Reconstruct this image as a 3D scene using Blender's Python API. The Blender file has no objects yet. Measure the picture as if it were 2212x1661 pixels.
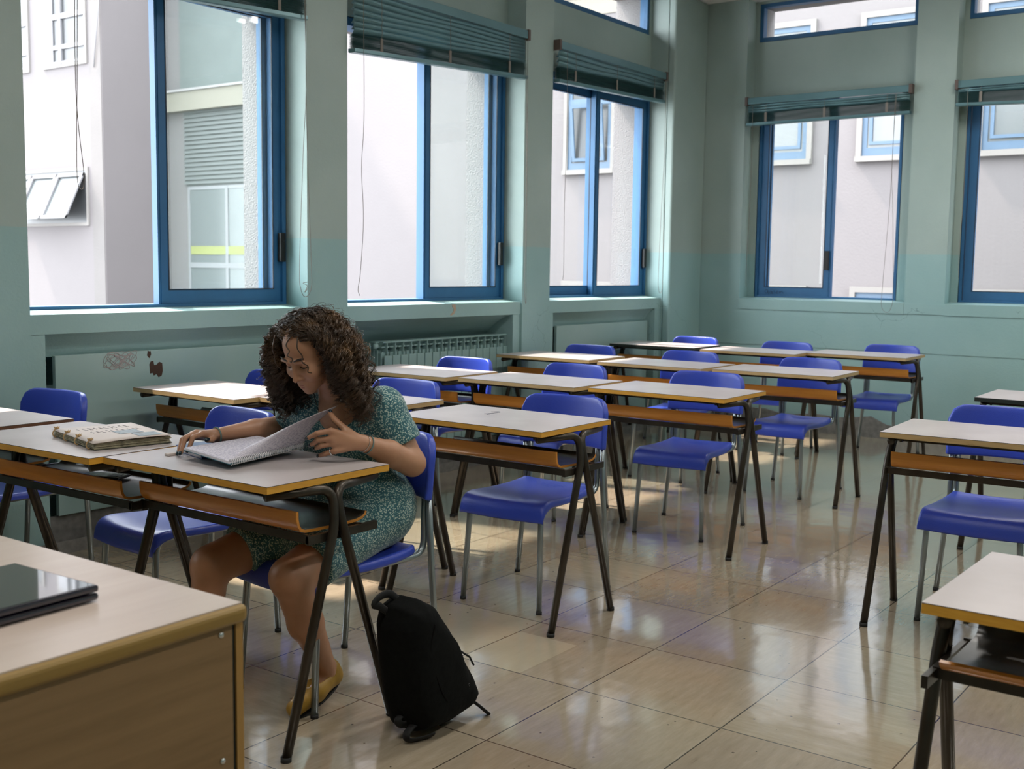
import bpy, bmesh, math, random
import numpy as np
from mathutils import Vector, Matrix
random.seed(7)
rng = np.random.default_rng(11)
sc = bpy.context.scene
COL = sc.collection
R = math.radians

# ------------------------------------------------------------------ materials
def new_mat(name):
    m = bpy.data.materials.new(name); m.use_nodes = True
    nt = m.node_tree; b = nt.nodes['Principled BSDF']
    return m, nt, b
def N(nt, typ, **kw):
    n = nt.nodes.new(typ)
    for k, v in kw.items():
        if k in n.inputs: n.inputs[k].default_value = v
        else: setattr(n, k, v)
    return n
def L(nt, a, ao, b, bi): nt.links.new(a.outputs[ao], b.inputs[bi])
def coords(nt, scale=(1, 1, 1), loc=(0, 0, 0), rot=(0, 0, 0)):
    tc = N(nt, 'ShaderNodeTexCoord'); mp = N(nt, 'ShaderNodeMapping')
    mp.inputs['Scale'].default_value = scale; mp.inputs['Location'].default_value = loc; mp.inputs['Rotation'].default_value = rot
    L(nt, tc, 'Object', mp, 'Vector'); return mp
def ramp(nt, src, so, stops):
    r = N(nt, 'ShaderNodeValToRGB'); e = r.color_ramp.elements
    while len(e) < len(stops): e.new(.5)
    for i, (p, c) in enumerate(stops): e[i].position = p; e[i].color = (*c, 1) if len(c) == 3 else c
    L(nt, src, so, r, 'Fac'); return r
def mixc(nt, fac, a, b, fsock=None):
    m = N(nt, 'ShaderNodeMix', data_type='RGBA')
    if fsock: nt.links.new(fsock, m.inputs[0])
    else: m.inputs[0].default_value = fac
    for v, i in ((a, 6), (b, 7)):
        if isinstance(v, tuple): m.inputs[i].default_value = (*v, 1)
        else: nt.links.new(v, m.inputs[i])
    return m
def bump(nt, b, src, so, strength=.2, dist=.01):
    bp = N(nt, 'ShaderNodeBump'); bp.inputs['Strength'].default_value = strength; bp.inputs['Distance'].default_value = dist
    L(nt, src, so, bp, 'Height'); L(nt, bp, 'Normal', b, 'Normal')
def simple(name, col, rough=.5, metal=0, noise=0, nscale=20, bmp=0, spec=.5, coat=0, sss=0):
    m, nt, b = new_mat(name)
    b.inputs['Base Color'].default_value = (*col, 1); b.inputs['Roughness'].default_value = rough
    b.inputs['Metallic'].default_value = metal; b.inputs['Specular IOR Level'].default_value = spec
    b.inputs['Coat Weight'].default_value = coat
    if sss: b.inputs['Subsurface Weight'].default_value = sss; b.inputs['Subsurface Scale'].default_value = .01
    if noise or bmp:
        mp = coords(nt); nz = N(nt, 'ShaderNodeTexNoise', Scale=nscale, Detail=4.0); L(nt, mp, 0, nz, 'Vector')
        if noise:
            r = ramp(nt, nz, 'Fac', [(.3, tuple(c * (1 - noise) for c in col)), (.7, tuple(min(1, c * (1 + noise)) for c in col))])
            L(nt, r, 'Color', b, 'Base Color')
        if bmp: bump(nt, b, nz, 'Fac', bmp, .004)
    return m

def mat_wall():
    m, nt, b = new_mat('teal_wall_paint')
    tc = N(nt, 'ShaderNodeTexCoord'); sp = N(nt, 'ShaderNodeSeparateXYZ'); L(nt, tc, 'Object', sp, 0)
    nz = N(nt, 'ShaderNodeTexNoise', Scale=1.3, Detail=6.0, Roughness=.6); L(nt, tc, 'Object', nz, 'Vector')
    wob = N(nt, 'ShaderNodeMath', operation='MULTIPLY_ADD'); L(nt, nz, 'Fac', wob, 0); wob.inputs[1].default_value = .02; L(nt, sp, 'Z', wob, 2)
    gt = N(nt, 'ShaderNodeMath', operation='GREATER_THAN'); L(nt, wob, 0, gt, 0); gt.inputs[1].default_value = 1.492
    up = ramp(nt, nz, 'Fac', [(.3, (.285, .365, .338)), (.7, (.345, .425, .398))])
    lo = ramp(nt, nz, 'Fac', [(.3, (.235, .38, .378)), (.7, (.29, .435, .432))])
    mx = mixc(nt, 0, lo.outputs[0], up.outputs[0], gt.outputs[0])
    # hairline cracks and scuffs
    vo = N(nt, 'ShaderNodeTexVoronoi', feature='DISTANCE_TO_EDGE', Scale=2.2); nz3 = N(nt, 'ShaderNodeTexNoise', Scale=5.0, Detail=5.0)
    L(nt, tc, 'Object', nz3, 'Vector'); mv = mixc(nt, .25, (0, 0, 0), (0, 0, 0)); L(nt, tc, 'Object', mv, 6); L(nt, nz3, 'Color', mv, 7); L(nt, mv, 2, vo, 'Vector')
    lt = N(nt, 'ShaderNodeMath', operation='LESS_THAN'); L(nt, vo, 'Distance', lt, 0); lt.inputs[1].default_value = .0028
    n4 = N(nt, 'ShaderNodeTexNoise', Scale=1.1); L(nt, tc, 'Object', n4, 'Vector')
    g4 = N(nt, 'ShaderNodeMath', operation='GREATER_THAN'); L(nt, n4, 'Fac', g4, 0); g4.inputs[1].default_value = .54
    zz = N(nt, 'ShaderNodeMath', operation='LESS_THAN'); L(nt, sp, 'Z', zz, 0); zz.inputs[1].default_value = 1.06
    m1 = N(nt, 'ShaderNodeMath', operation='MULTIPLY'); L(nt, lt, 0, m1, 0); L(nt, g4, 0, m1, 1)
    m2 = N(nt, 'ShaderNodeMath', operation='MULTIPLY'); L(nt, m1, 0, m2, 0); L(nt, zz, 0, m2, 1)
    m3 = N(nt, 'ShaderNodeMath', operation='MULTIPLY'); L(nt, m2, 0, m3, 0); m3.inputs[1].default_value = .45
    mc = mixc(nt, 0, mx.outputs[2], (.06, .12, .11), m3.outputs[0])
    L(nt, mc, 2, b, 'Base Color')
    b.inputs['Roughness'].default_value = .42
    n2 = N(nt, 'ShaderNodeTexNoise', Scale=70.0, Detail=3.0); L(nt, tc, 'Object', n2, 'Vector'); bump(nt, b, n2, 'Fac', .35, .003)
    return m
def mat_plaster(name, col, sc_=3., bs=.3):
    m, nt, b = new_mat(name)
    mp = coords(nt); nz = N(nt, 'ShaderNodeTexNoise', Scale=sc_ * .25, Detail=8.0, Roughness=.65); L(nt, mp, 0, nz, 'Vector')
    r = ramp(nt, nz, 'Fac', [(.3, tuple(c * .93 for c in col)), (.65, col)]); L(nt, r, 0, b, 'Base Color')
    n2 = N(nt, 'ShaderNodeTexNoise', Scale=90.0 if bs > .4 else 30.0, Detail=3.0); L(nt, mp, 0, n2, 'Vector'); bump(nt, b, n2, 'Fac', bs, .01)
    b.inputs['Roughness'].default_value = .9; return m
def mat_floor():
    m, nt, b = new_mat('beige_floor_tiles')
    mp = coords(nt, loc=(-3.437 + .49 * 20, -2.842 + .49 * 20, 0))
    br = N(nt, 'ShaderNodeTexBrick', offset=0.0, squash=1.0)
    br.inputs['Scale'].default_value = 1; br.inputs['Brick Width'].default_value = .49; br.inputs['Row Height'].default_value = .49
    br.inputs['Mortar Size'].default_value = .0021; br.inputs['Mortar Smooth'].default_value = 0; br.inputs['Bias'].default_value = 0
    br.inputs['Color1'].default_value = (.0, .0, .0, 1); br.inputs['Color2'].default_value = (1, 1, 1, 1); br.inputs['Mortar'].default_value = (.5, .5, .5, 1)
    L(nt, mp, 0, br, 'Vector')
    # streaks run one way in some tiles, the other way in the rest
    ma = coords(nt, scale=(5, 26, 1)); mb = coords(nt, scale=(26, 5, 1))
    na = N(nt, 'ShaderNodeTexNoise', Scale=1.6, Detail=7.0, Roughness=.7); nb = N(nt, 'ShaderNodeTexNoise', Scale=1.6, Detail=7.0, Roughness=.7)
    L(nt, ma, 0, na, 'Vector'); L(nt, mb, 0, nb, 'Vector')
    g = N(nt, 'ShaderNodeMath', operation='GREATER_THAN'); L(nt, br, 'Color', g, 0); g.inputs[1].default_value = .80
    mz = N(nt, 'ShaderNodeMix', data_type='FLOAT'); L(nt, g, 0, mz, 0); L(nt, na, 'Fac', mz, 2); L(nt, nb, 'Fac', mz, 3)
    st = ramp(nt, mz, 0, [(.24, (.20, .155, .11)), (.36, (.355, .30, .222)), (.58, (.405, .35, .268)), (.76, (.455, .405, .33))])
    big = N(nt, 'ShaderNodeTexNoise', Scale=1.1, Detail=3.0); mq = coords(nt); L(nt, mq, 0, big, 'Vector')
    tone = ramp(nt, br, 'Color', [(0, (.88, .84, .80)), (.6, (.97, .95, .92)), (1, (1.0, 1.0, .94))])
    mul = N(nt, 'ShaderNodeMix', data_type='RGBA', blend_type='MULTIPLY'); mul.inputs[0].default_value = 1; L(nt, st, 0, mul, 6); L(nt, tone, 0, mul, 7)
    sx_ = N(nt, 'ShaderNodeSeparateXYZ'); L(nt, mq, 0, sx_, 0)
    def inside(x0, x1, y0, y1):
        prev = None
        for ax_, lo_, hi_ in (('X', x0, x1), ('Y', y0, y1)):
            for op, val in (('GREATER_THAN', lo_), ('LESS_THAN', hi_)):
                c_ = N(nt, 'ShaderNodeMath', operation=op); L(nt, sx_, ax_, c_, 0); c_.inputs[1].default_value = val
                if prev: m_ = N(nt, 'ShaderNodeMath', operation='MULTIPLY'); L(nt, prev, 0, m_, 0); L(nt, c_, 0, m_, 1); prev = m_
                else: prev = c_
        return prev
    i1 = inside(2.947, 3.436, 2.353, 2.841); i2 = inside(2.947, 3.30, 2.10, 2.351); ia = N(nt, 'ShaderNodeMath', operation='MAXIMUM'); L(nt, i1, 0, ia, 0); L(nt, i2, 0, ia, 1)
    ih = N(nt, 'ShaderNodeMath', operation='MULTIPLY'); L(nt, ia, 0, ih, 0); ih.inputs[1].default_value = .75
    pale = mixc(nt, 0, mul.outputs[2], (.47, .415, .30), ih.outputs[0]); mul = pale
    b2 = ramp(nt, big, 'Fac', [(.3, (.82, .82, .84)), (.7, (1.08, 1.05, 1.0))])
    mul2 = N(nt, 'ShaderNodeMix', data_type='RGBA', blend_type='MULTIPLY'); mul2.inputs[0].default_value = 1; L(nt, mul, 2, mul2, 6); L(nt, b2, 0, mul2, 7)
    # specks
    sp = N(nt, 'ShaderNodeTexVoronoi', Scale=14.0); L(nt, mq, 0, sp, 'Vector')
    ls = N(nt, 'ShaderNodeMath', operation='LESS_THAN'); L(nt, sp, 'Distance', ls, 0); ls.inputs[1].default_value = .055
    s2 = mixc(nt, 0, mul2.outputs[2], (.10, .07, .05), ls.outputs[0])
    fin = mixc(nt, 0, s2.outputs[2], (.06, .045, .035), br.outputs['Fac'])
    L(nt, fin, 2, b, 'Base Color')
    rr = ramp(nt, big, 'Fac', [(.3, (.11,) * 3), (.7, (.2,) * 3)]); L(nt, rr, 0, b, 'Roughness')
    b.inputs['Specular IOR Level'].default_value = .6; b.inputs['Coat Weight'].default_value = .9; b.inputs['Coat IOR'].default_value = 1.75; b.inputs['Coat Roughness'].default_value = .09
    wv = N(nt, 'ShaderNodeTexNoise', Scale=4.5, Detail=2.0); L(nt, mq, 0, wv, 'Vector')
    w2 = N(nt, 'ShaderNodeTexNoise', Scale=45.0, Detail=2.0); L(nt, mq, 0, w2, 'Vector')
    ad = N(nt, 'ShaderNodeMath', operation='MULTIPLY_ADD'); L(nt, w2, 'Fac', ad, 0); ad.inputs[1].default_value = .05; L(nt, wv, 'Fac', ad, 2)
    ad2 = N(nt, 'ShaderNodeMath', operation='MULTIPLY_ADD'); L(nt, br, 'Fac', ad2, 0); ad2.inputs[1].default_value = -.25; L(nt, ad, 0, ad2, 2)
    bump(nt, b, ad2, 0, .22, .009); bp_n = [x for x in nt.nodes if x.bl_idname == 'ShaderNodeBump'][0]; L(nt, bp_n, 'Normal', b, 'Coat Normal')
    return m
def mat_glass(tint=(1, 1, 1), haze=0.0):
    m = bpy.data.materials.new('window_glass'); m.use_nodes = True; nt = m.node_tree; nt.nodes.clear()
    out = N(nt, 'ShaderNodeOutputMaterial'); tr = N(nt, 'ShaderNodeBsdfTransparent'); tr.inputs[0].default_value = (*tint, 1)
    gl = N(nt, 'ShaderNodeBsdfGlossy'); gl.inputs['Roughness'].default_value = .02
    ge = N(nt, 'ShaderNodeNewGeometry'); dt = N(nt, 'ShaderNodeVectorMath', operation='DOT_PRODUCT'); L(nt, ge, 'Incoming', dt, 0); L(nt, ge, 'Normal', dt, 1)
    ab = N(nt, 'ShaderNodeMath', operation='ABSOLUTE'); L(nt, dt, 'Value', ab, 0); om = N(nt, 'ShaderNodeMath', operation='SUBTRACT'); om.inputs[0].default_value = 1; L(nt, ab, 0, om, 1)
    pw = N(nt, 'ShaderNodeMath', operation='POWER'); L(nt, om, 0, pw, 0); pw.inputs[1].default_value = 5; fr = N(nt, 'ShaderNodeMath', operation='MULTIPLY_ADD'); L(nt, pw, 0, fr, 0); fr.inputs[1].default_value = .9; fr.inputs[2].default_value = .025
    mx = N(nt, 'ShaderNodeMixShader'); L(nt, fr, 0, mx, 0); L(nt, tr, 0, mx, 1); L(nt, gl, 0, mx, 2)
    df = N(nt, 'ShaderNodeBsdfDiffuse'); df.inputs[0].default_value = (.62, .72, .70, 1)
    m2 = N(nt, 'ShaderNodeMixShader')
    nz = N(nt, 'ShaderNodeTexNoise', Scale=3.0, Detail=5.0); mp = coords(nt, scale=(1, 1, .25)); L(nt, mp, 0, nz, 'Vector')
    rr = ramp(nt, nz, 'Fac', [(.3, (haze * .7,) * 3), (.7, (haze * 1.3,) * 3)]); L(nt, rr, 0, m2, 0)
    L(nt, mx, 0, m2, 1); L(nt, df, 0, m2, 2); L(nt, m2, 0, out, 0); return m
def mat_wood(name, c1, c2, scale=(1, 1, 1), rough=.35, rot=(0, 0, 0), ns=6.):
    m, nt, b = new_mat(name)
    mp = coords(nt, scale=scale, rot=rot); nz = N(nt, 'ShaderNodeTexNoise', Scale=ns, Detail=6.0, Roughness=.6, Distortion=.4); L(nt, mp, 0, nz, 'Vector')
    r = ramp(nt, nz, 'Fac', [(.3, c1), (.65, c2)]); L(nt, r, 0, b, 'Base Color'); b.inputs['Roughness'].default_value = rough; return m
def mat_laminate():
    m, nt, b = new_mat('pale_laminate'); mp = coords(nt)
    nz = N(nt, 'ShaderNodeTexNoise', Scale=7.0, Detail=6.0); L(nt, mp, 0, nz, 'Vector')
    r = ramp(nt, nz, 'Fac', [(.3, (.47, .415, .41)), (.7, (.56, .50, .50))]); L(nt, r, 0, b, 'Base Color')
    n2 = N(nt, 'ShaderNodeTexNoise', Scale=350.0); L(nt, mp, 0, n2, 'Vector'); bump(nt, b, n2, 'Fac', .05, .0008)
    b.inputs['Roughness'].default_value = .3; return m
def mat_edge(name, c1, c2):
    m, nt, b = new_mat(name); mp = coords(nt, scale=(3, 3, 30))
    nz = N(nt, 'ShaderNodeTexNoise', Scale=4.0, Detail=6.0, Roughness=.7); L(nt, mp, 0, nz, 'Vector')
    r = ramp(nt, nz, 'Fac', [(.28, (c1[0] * .35, c1[1] * .35, c1[2] * .35)), (.36, c1), (.7, c2)]); L(nt, r, 0, b, 'Base Color'); b.inputs['Roughness'].default_value = .4; return m
def mat_plastic():
    m, nt, b = new_mat('blue_plastic'); mp = coords(nt)
    b.inputs['Base Color'].default_value = (.030, .062, .43, 1); b.inputs['Roughness'].default_value = .33
    n2 = N(nt, 'ShaderNodeTexVoronoi', Scale=420.0); L(nt, mp, 0, n2, 'Vector'); bump(nt, b, n2, 'Distance', .28, .0012); return m
def mat_dress():
    m, nt, b = new_mat('floral_dress_cloth'); mp = coords(nt)
    nz = N(nt, 'ShaderNodeTexNoise', Scale=60.0, Detail=2.0); L(nt, mp, 0, nz, 'Vector')
    mv = mixc(nt, .012, (0, 0, 0), (0, 0, 0)); L(nt, mp, 0, mv, 6); L(nt, nz, 'Color', mv, 7)
    vo = N(nt, 'ShaderNodeTexVoronoi', Scale=185.0); L(nt, mv, 2, vo, 'Vector')
    r = ramp(nt, vo, 'Distance', [(0, (.50, .45, .28)), (.14, (.42, .48, .42)), (.34, (.38, .47, .43)), (.43, (.05, .19, .20)), (.6, (.022, .098, .125))]); L(nt, r, 0, b, 'Base Color')
    b.inputs['Roughness'].default_value = .85
    b.inputs['Sheen Weight'].default_value = .25
    n2 = N(nt, 'ShaderNodeTexNoise', Scale=14.0, Detail=3.0); L(nt, mp, 0, n2, 'Vector'); bump(nt, b, n2, 'Fac', .35, .02); return m
def mat_skin():
    m, nt, b = new_mat('skin'); mp = coords(nt); nz = N(nt, 'ShaderNodeTexNoise', Scale=9.0, Detail=4.0); L(nt, mp, 0, nz, 'Vector')
    r = ramp(nt, nz, 'Fac', [(.3, (.34, .165, .092)), (.7, (.45, .24, .145))]); L(nt, r, 0, b, 'Base Color')
    b.inputs['Roughness'].default_value = .48; b.inputs['Subsurface Weight'].default_value = .12
    b.inputs['Subsurface Radius'].default_value = (1, .35, .2); b.inputs['Subsurface Scale'].default_value = .008
    n2 = N(nt, 'ShaderNodeTexNoise', Scale=260.0); L(nt, mp, 0, n2, 'Vector'); bump(nt, b, n2, 'Fac', .12, .001); return m
def mat_hair():
    m, nt, b = new_mat('brown_curly_hair'); mp = coords(nt); nz = N(nt, 'ShaderNodeTexNoise', Scale=14.0, Detail=3.0); L(nt, mp, 0, nz, 'Vector')
    r = ramp(nt, nz, 'Fac', [(.35, (.026, .014, .008)), (.58, (.075, .040, .018)), (.78, (.21, .115, .045))]); L(nt, r, 0, b, 'Base Color')
    b.inputs['Roughness'].default_value = .38; b.inputs['Specular IOR Level'].default_value = .6; return m
def mat_page():
    m, nt, b = new_mat('handwritten_paper')
    tc = N(nt, 'ShaderNodeTexCoord'); mp = N(nt, 'ShaderNodeMapping'); mp.inputs['Scale'].default_value = (70, 1, 1); L(nt, tc, 'UV', mp, 0)
    sp = N(nt, 'ShaderNodeSeparateXYZ'); L(nt, tc, 'UV', sp, 0)
    fr = N(nt, 'ShaderNodeMath', operation='MULTIPLY'); L(nt, sp, 'Y', fr, 0); fr.inputs[1].default_value = 23
    ff = N(nt, 'ShaderNodeMath', operation='FRACT'); L(nt, fr, 0, ff, 0)
    nz = N(nt, 'ShaderNodeTexNoise', Scale=1.0, Detail=2.0); m2 = N(nt, 'ShaderNodeMapping'); m2.inputs['Scale'].default_value = (30, 34, 1); L(nt, tc, 'UV', m2, 0); L(nt, m2, 0, nz, 'Vector')
    pr = N(nt, 'ShaderNodeMath', operation='PINGPONG'); L(nt, ff, 0, pr, 0); pr.inputs[1].default_value = .5
    g1 = N(nt, 'ShaderNodeMath', operation='GREATER_THAN'); L(nt, pr, 0, g1, 0); g1.inputs[1].default_value = .33
    g2 = N(nt, 'ShaderNodeMath', operation='GREATER_THAN'); L(nt, nz, 'Fac', g2, 0); g2.inputs[1].default_value = .48
    m3 = N(nt, 'ShaderNodeMath', operation='MULTIPLY'); L(nt, g1, 0, m3, 0); L(nt, g2, 0, m3, 1)
    m4 = N(nt, 'ShaderNodeMath', operation='MULTIPLY'); L(nt, m3, 0, m4, 0); m4.inputs[1].default_value = .62
    mx = mixc(nt, 0, (.74, .70, .78), (.13, .11, .28), m4.outputs[0]); L(nt, mx, 2, b, 'Base Color'); b.inputs['Roughness'].default_value = .8; return m

M = dict(
    wall=mat_wall(), ext=mat_plaster('rough_white_plaster', (.19, .178, .178), 3., .8), facade=mat_plaster('pink_white_render', (.112, .102, .104), 1.5, .2),
    facadew=mat_plaster('pink_white_render_wing', (.098, .089, .091), 1.5, .2), facade2=mat_plaster('weathered_render', (.09,.083,.081), 6., .3), cream=simple('cream_concrete', (.135, .123, .10), .8), grey_ext=simple('grey_green_render', (.072,.083,.081), .85, noise=.05, nscale=2),
    floor=mat_floor(), ceil=simple('white_ceiling', (.72, .72, .70), .9), base=simple('grey_stone_skirting', (.17, .165, .155), .6, noise=.25, nscale=30),
    blue=simple('blue_painted_aluminium', (.022, .115, .26), .5, .0, noise=.06, nscale=8), dblue=simple('dark_gasket', (.01, .02, .04), .5),
    glass=mat_glass((.985, .995, .99), .01), hglass=mat_glass((.965, .985, .98), .035), black=simple('black_plastic', (.008, .008, .009), .45),
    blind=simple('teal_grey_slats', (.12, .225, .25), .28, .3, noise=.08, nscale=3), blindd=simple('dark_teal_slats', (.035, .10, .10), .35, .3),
    cord=simple('grey_cord', (.19, .17, .15), .8), brown=simple('brown_bracket', (.10, .07, .06), .5), rad=simple('teal_radiator_enamel', (.245, .375, .365), .32, noise=.05, nscale=4),
    lam=mat_laminate(), edge=mat_edge('orange_wood_edge', (.56, .27, .03), (.68, .36, .045)), edgeb=mat_edge('worn_tan_edge', (.40, .27, .12), (.50, .35, .17)),
    edged=simple('black_edge', (.012, .018, .016), .4), edgebr=simple('dark_brown_edge', (.12, .055, .03), .45),
    line=simple('dark_laminate_line', (.05, .045, .05), .5), dsteel=simple('dark_brown_enamelled_steel', (.040, .032, .024), .33, .55, noise=.35, nscale=12),
    rust=simple('rusty_brown_steel', (.13, .06, .035), .45, .4, noise=.4, nscale=25),
    tray=mat_wood('orange_plywood', (.47, .17, .022), (.60, .25, .04), scale=(6, 1, 20), rough=.3, ns=3.), trayin=simple('dark_scuffed_laminate', (.038, .034, .028), .30, noise=.4, nscale=18, spec=.4),
    steel=simple('grey_chrome_tube', (.27, .31, .33), .28, .75, noise=.08, nscale=9), plastic=mat_plastic(), rubber=simple('black_rubber', (.01, .01, .01), .7),
    skin=mat_skin(), lip=simple('lip_skin', (.34, .12, .095), .4, sss=.1), hair=mat_hair(), dress=mat_dress(), hairbase=simple('matt_dark_hair', (.018, .010, .006), 1, spec=.02), dhair=simple('dark_brown_hair', (.02, .011, .007), .5), nail=simple('dark_teal_nail_varnish', (.006, .02, .03), .12, coat=.6),
    yellow=simple('mustard_leather', (.33, .19, .025), .5, noise=.12, nscale=25, bmp=.2), wire=simple('white_coated_wire', (.72, .72, .74), .35), silver=simple('silver', (.6, .62, .62), .25, 1), braid=simple('teal_grey_braid', (.12, .19, .18), .8, bmp=.3, nscale=300), turq=simple('turquoise', (.08, .35, .36), .3),
    page=mat_page(), paper=simple('white_paper', (.74, .71, .76), .8), oldpaper=simple('yellowed_page_edges', (.33, .30, .20), .85, noise=.4, nscale=60), navy=simple('blue_book_cover', (.02, .06, .20), .35), teal_cov=simple('teal_cover', (.02, .14, .2), .4),
    card=simple('pinkish_white_card', (.66, .58, .54), .75, noise=.03, nscale=10), darkcard=simple('dark_green_board', (.07, .075, .05), .7), raffia=simple('raffia', (.50, .33, .16), .9, bmp=.3, nscale=200), photo=simple('grey_blue_photo_print', (.15, .19, .21), .4, noise=.45, nscale=60), pencil=simple('pencil_grey', (.38, .34, .36), .8),
    phoneb=simple('grey_phone_back', (.16, .175, .16), .25, noise=.2, nscale=20), tdtop=mat_wood('pale_beech_laminate', (.56, .46, .40), (.61, .51, .45), scale=(1, 9, 1), rough=.26, ns=2.), tdedge=simple('ochre_rubber_edge', (.27, .165, .04), .45), tdpanel=mat_wood('beech_panel', (.20, .12, .052), (.265, .162, .075), scale=(1.2, 1, 16), rough=.5, rot=(0, R(-12), 0), ns=2.5), tdpost=simple('orange_beech_post', (.36, .20, .055), .45),
    lapbody=simple('glossy_black_purple', (.012, .010, .022), .12, .2, coat=.8), laplid=simple('glossy_black_lid', (.008, .009, .009), .06, coat=1.0),
    pack=simple('black_backpack_nylon', (.003, .0035, .0035), .85, noise=.3, nscale=60, bmp=.4, spec=.12), packz=simple('matt_black_zip', (.004,.004,.004), .9, spec=.05), packs=simple('black_webbing', (.006, .006, .006), .65, spec=.3), reflect=simple('grey_reflective_print', (.06, .06, .06), .4),
    lightblue=simple('pale_blue_window_frame', (.036,.07,.115), .5), whiteframe=simple('white_window_frame', (.14,.14,.147), .5), extwin=simple('dull_window_glass', (.026, .028, .03), .3), palewin=simple('curtained_window_glass', (.088,.096,.098), .2), yellowband=simple('yellow_green_band', (.15, .16, .05), .6), shutter=simple('grey_roller_shutter', (.078,.083,.083), .6),
    surr=simple('window_surround_render', (.135, .127, .12), .8), ground=simple('pale_courtyard_paving', (.13,.125,.12), .9), chip=simple('exposed_brown_render', (.055, .03, .02), .9), chalk=simple('pink_chalk', (.42, .36, .36), .9), tanchip=simple('exposed_tan_plaster', (.42, .33, .25), .9), ink=simple('black_ink', (.004, .012, .05), .5), lamp=None)

# ------------------------------------------------------------------ mesh helpers
class MB:
    def __init__(s): s.v = []; s.f = []; s.m = []; s.sm = []; s.uv = None
    def add(s, vs, fs, mi=0, smooth=False, fn=None):
        o = len(s.v)
        for p in vs: s.v.append(tuple(fn(*p)) if fn else tuple(p))
        for f in fs: s.f.append(tuple(o + i for i in f)); s.m.append(mi); s.sm.append(smooth)
        return s
    def box(s, a, b, c, d, e, f, mi=0, fn=None):
        vs = [(x, y, z) for x in (a, b) for y in (c, d) for z in (e, f)]
        return s.add(vs, [(0, 1, 3, 2), (4, 6, 7, 5), (0, 4, 5, 1), (2, 3, 7, 6), (0, 2, 6, 4), (1, 5, 7, 3)], mi, False, fn)
    def tube(s, pts, r, n=10, mi=0, cap=True, flat=None):
        P = [Vector(p) for p in pts]; rs = r if hasattr(r, '__len__') else [r] * len(P)
        T = []
        for i in range(len(P)):
            a = P[max(i - 1, 0)]; b = P[min(i + 1, len(P) - 1)]; T.append((b - a).normalized())
        up = Vector((0, 0, 1)) if abs(T[0].z) < .9 else Vector((1, 0, 0))
        if flat is not None: up = Vector(flat)
        nrm = (up - T[0] * up.dot(T[0])).normalized(); vs = []; fs = []
        for i, p in enumerate(P):
            nrm = (nrm - T[i] * nrm.dot(T[i])).normalized(); bi = T[i].cross(nrm)
            for k in range(n):
                a = 2 * math.pi * k / n
                vs.append(p + (nrm * math.cos(a) * (1 if flat is None else .28) + bi * math.sin(a)) * rs[i])
        for i in range(len(P) - 1):
            for k in range(n): fs.append((i * n + k, i * n + (k + 1) % n, (i + 1) * n + (k + 1) % n, (i + 1) * n + k))
        if cap: fs.append(tuple(range(n))[::-1]); fs.append(tuple((len(P) - 1) * n + k for k in range(n)))
        return s.add(vs, fs, mi, True)
    def grid(s, pts, nu, nv, mi=0, smooth=True):
        fs = [(i * nv + j, (i + 1) * nv + j, (i + 1) * nv + j + 1, i * nv + j + 1) for i in range(nu - 1) for j in range(nv - 1)]
        return s.add(pts, fs, mi, smooth)
    def lathe(s, prof, n=16, mi=0, fn=None):
        vs = [(r * math.cos(2 * math.pi * k / n), r * math.sin(2 * math.pi * k / n), z) for r, z in prof for k in range(n)]
        fs = [(i * n + k, i * n + (k + 1) % n, (i + 1) * n + (k + 1) % n, (i + 1) * n + k) for i in range(len(prof) - 1) for k in range(n)]
        fs += [tuple(range(n))[::-1], tuple((len(prof) - 1) * n + k for k in range(n))]
        return s.add(vs, fs, mi, True, fn)
    def build(s, name, mats, parent=None, bevel=0, seg=2, solid=0, recalc=True):
        me = bpy.data.meshes.new(name); me.from_pydata([tuple(v) for v in s.v], [], s.f)
        if not isinstance(mats, (list, tuple)): mats = [mats]
        for m in mats: me.materials.append(m)
        me.polygons.foreach_set('material_index', s.m); me.polygons.foreach_set('use_smooth', s.sm)
        if recalc:
            bm = bmesh.new(); bm.from_mesh(me); bmesh.ops.recalc_face_normals(bm, faces=bm.faces); bm.to_mesh(me); bm.free()
        me.update()
        o = bpy.data.objects.new(name, me); COL.objects.link(o)
        if parent: o.parent = parent
        if solid: md = o.modifiers.new('solid', 'SOLIDIFY'); md.thickness = solid; md.offset = 0
        if bevel: md = o.modifiers.new('bevel', 'BEVEL'); md.width = bevel; md.segments = seg; md.limit_method = 'ANGLE'; md.angle_limit = R(40)
        return o
def fillet(pts, rad, n=6):
    P = [Vector(p) for p in pts]; out = [P[0]]
    for i in range(1, len(P) - 1):
        a, b, c = P[i - 1], P[i], P[i + 1]; r = rad[i - 1] if hasattr(rad, '__len__') else rad
        d1 = (a - b).normalized(); d2 = (c - b).normalized(); ang = d1.angle(d2)
        t = min(r / math.tan(ang / 2), (a - b).length * .49, (c - b).length * .49); p0 = b + d1 * t; p1 = b + d2 * t
        for k in range(n + 1):
            u = k / n; out.append((1 - u) ** 2 * p0 + 2 * u * (1 - u) * b + u * u * p1)
    out.append(P[-1]); return out
def spline(pts, n=8):
    P = [Vector(p) for p in pts]; P = [P[0] * 2 - P[1]] + P + [P[-1] * 2 - P[-2]]; out = []
    for i in range(1, len(P) - 2):
        for k in range(n):
            t = k / n; a, b, c, d = P[i - 1:i + 3]
            out.append(.5 * ((2 * b) + (c - a) * t + (2 * a - 5 * b + 4 * c - d) * t * t + (3 * b - a - 3 * c + d) * t ** 3))
    out.append(P[-2]); return out
def empty(name, loc=(0, 0, 0), rz=0, label=None, cat=None, group=None, kind=None):
    o = bpy.data.objects.new(name, None); COL.objects.link(o); o.location = loc; o.rotation_euler = (0, 0, rz); o.empty_display_size = .1
    return tag(o, label, cat, group, kind)
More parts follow.
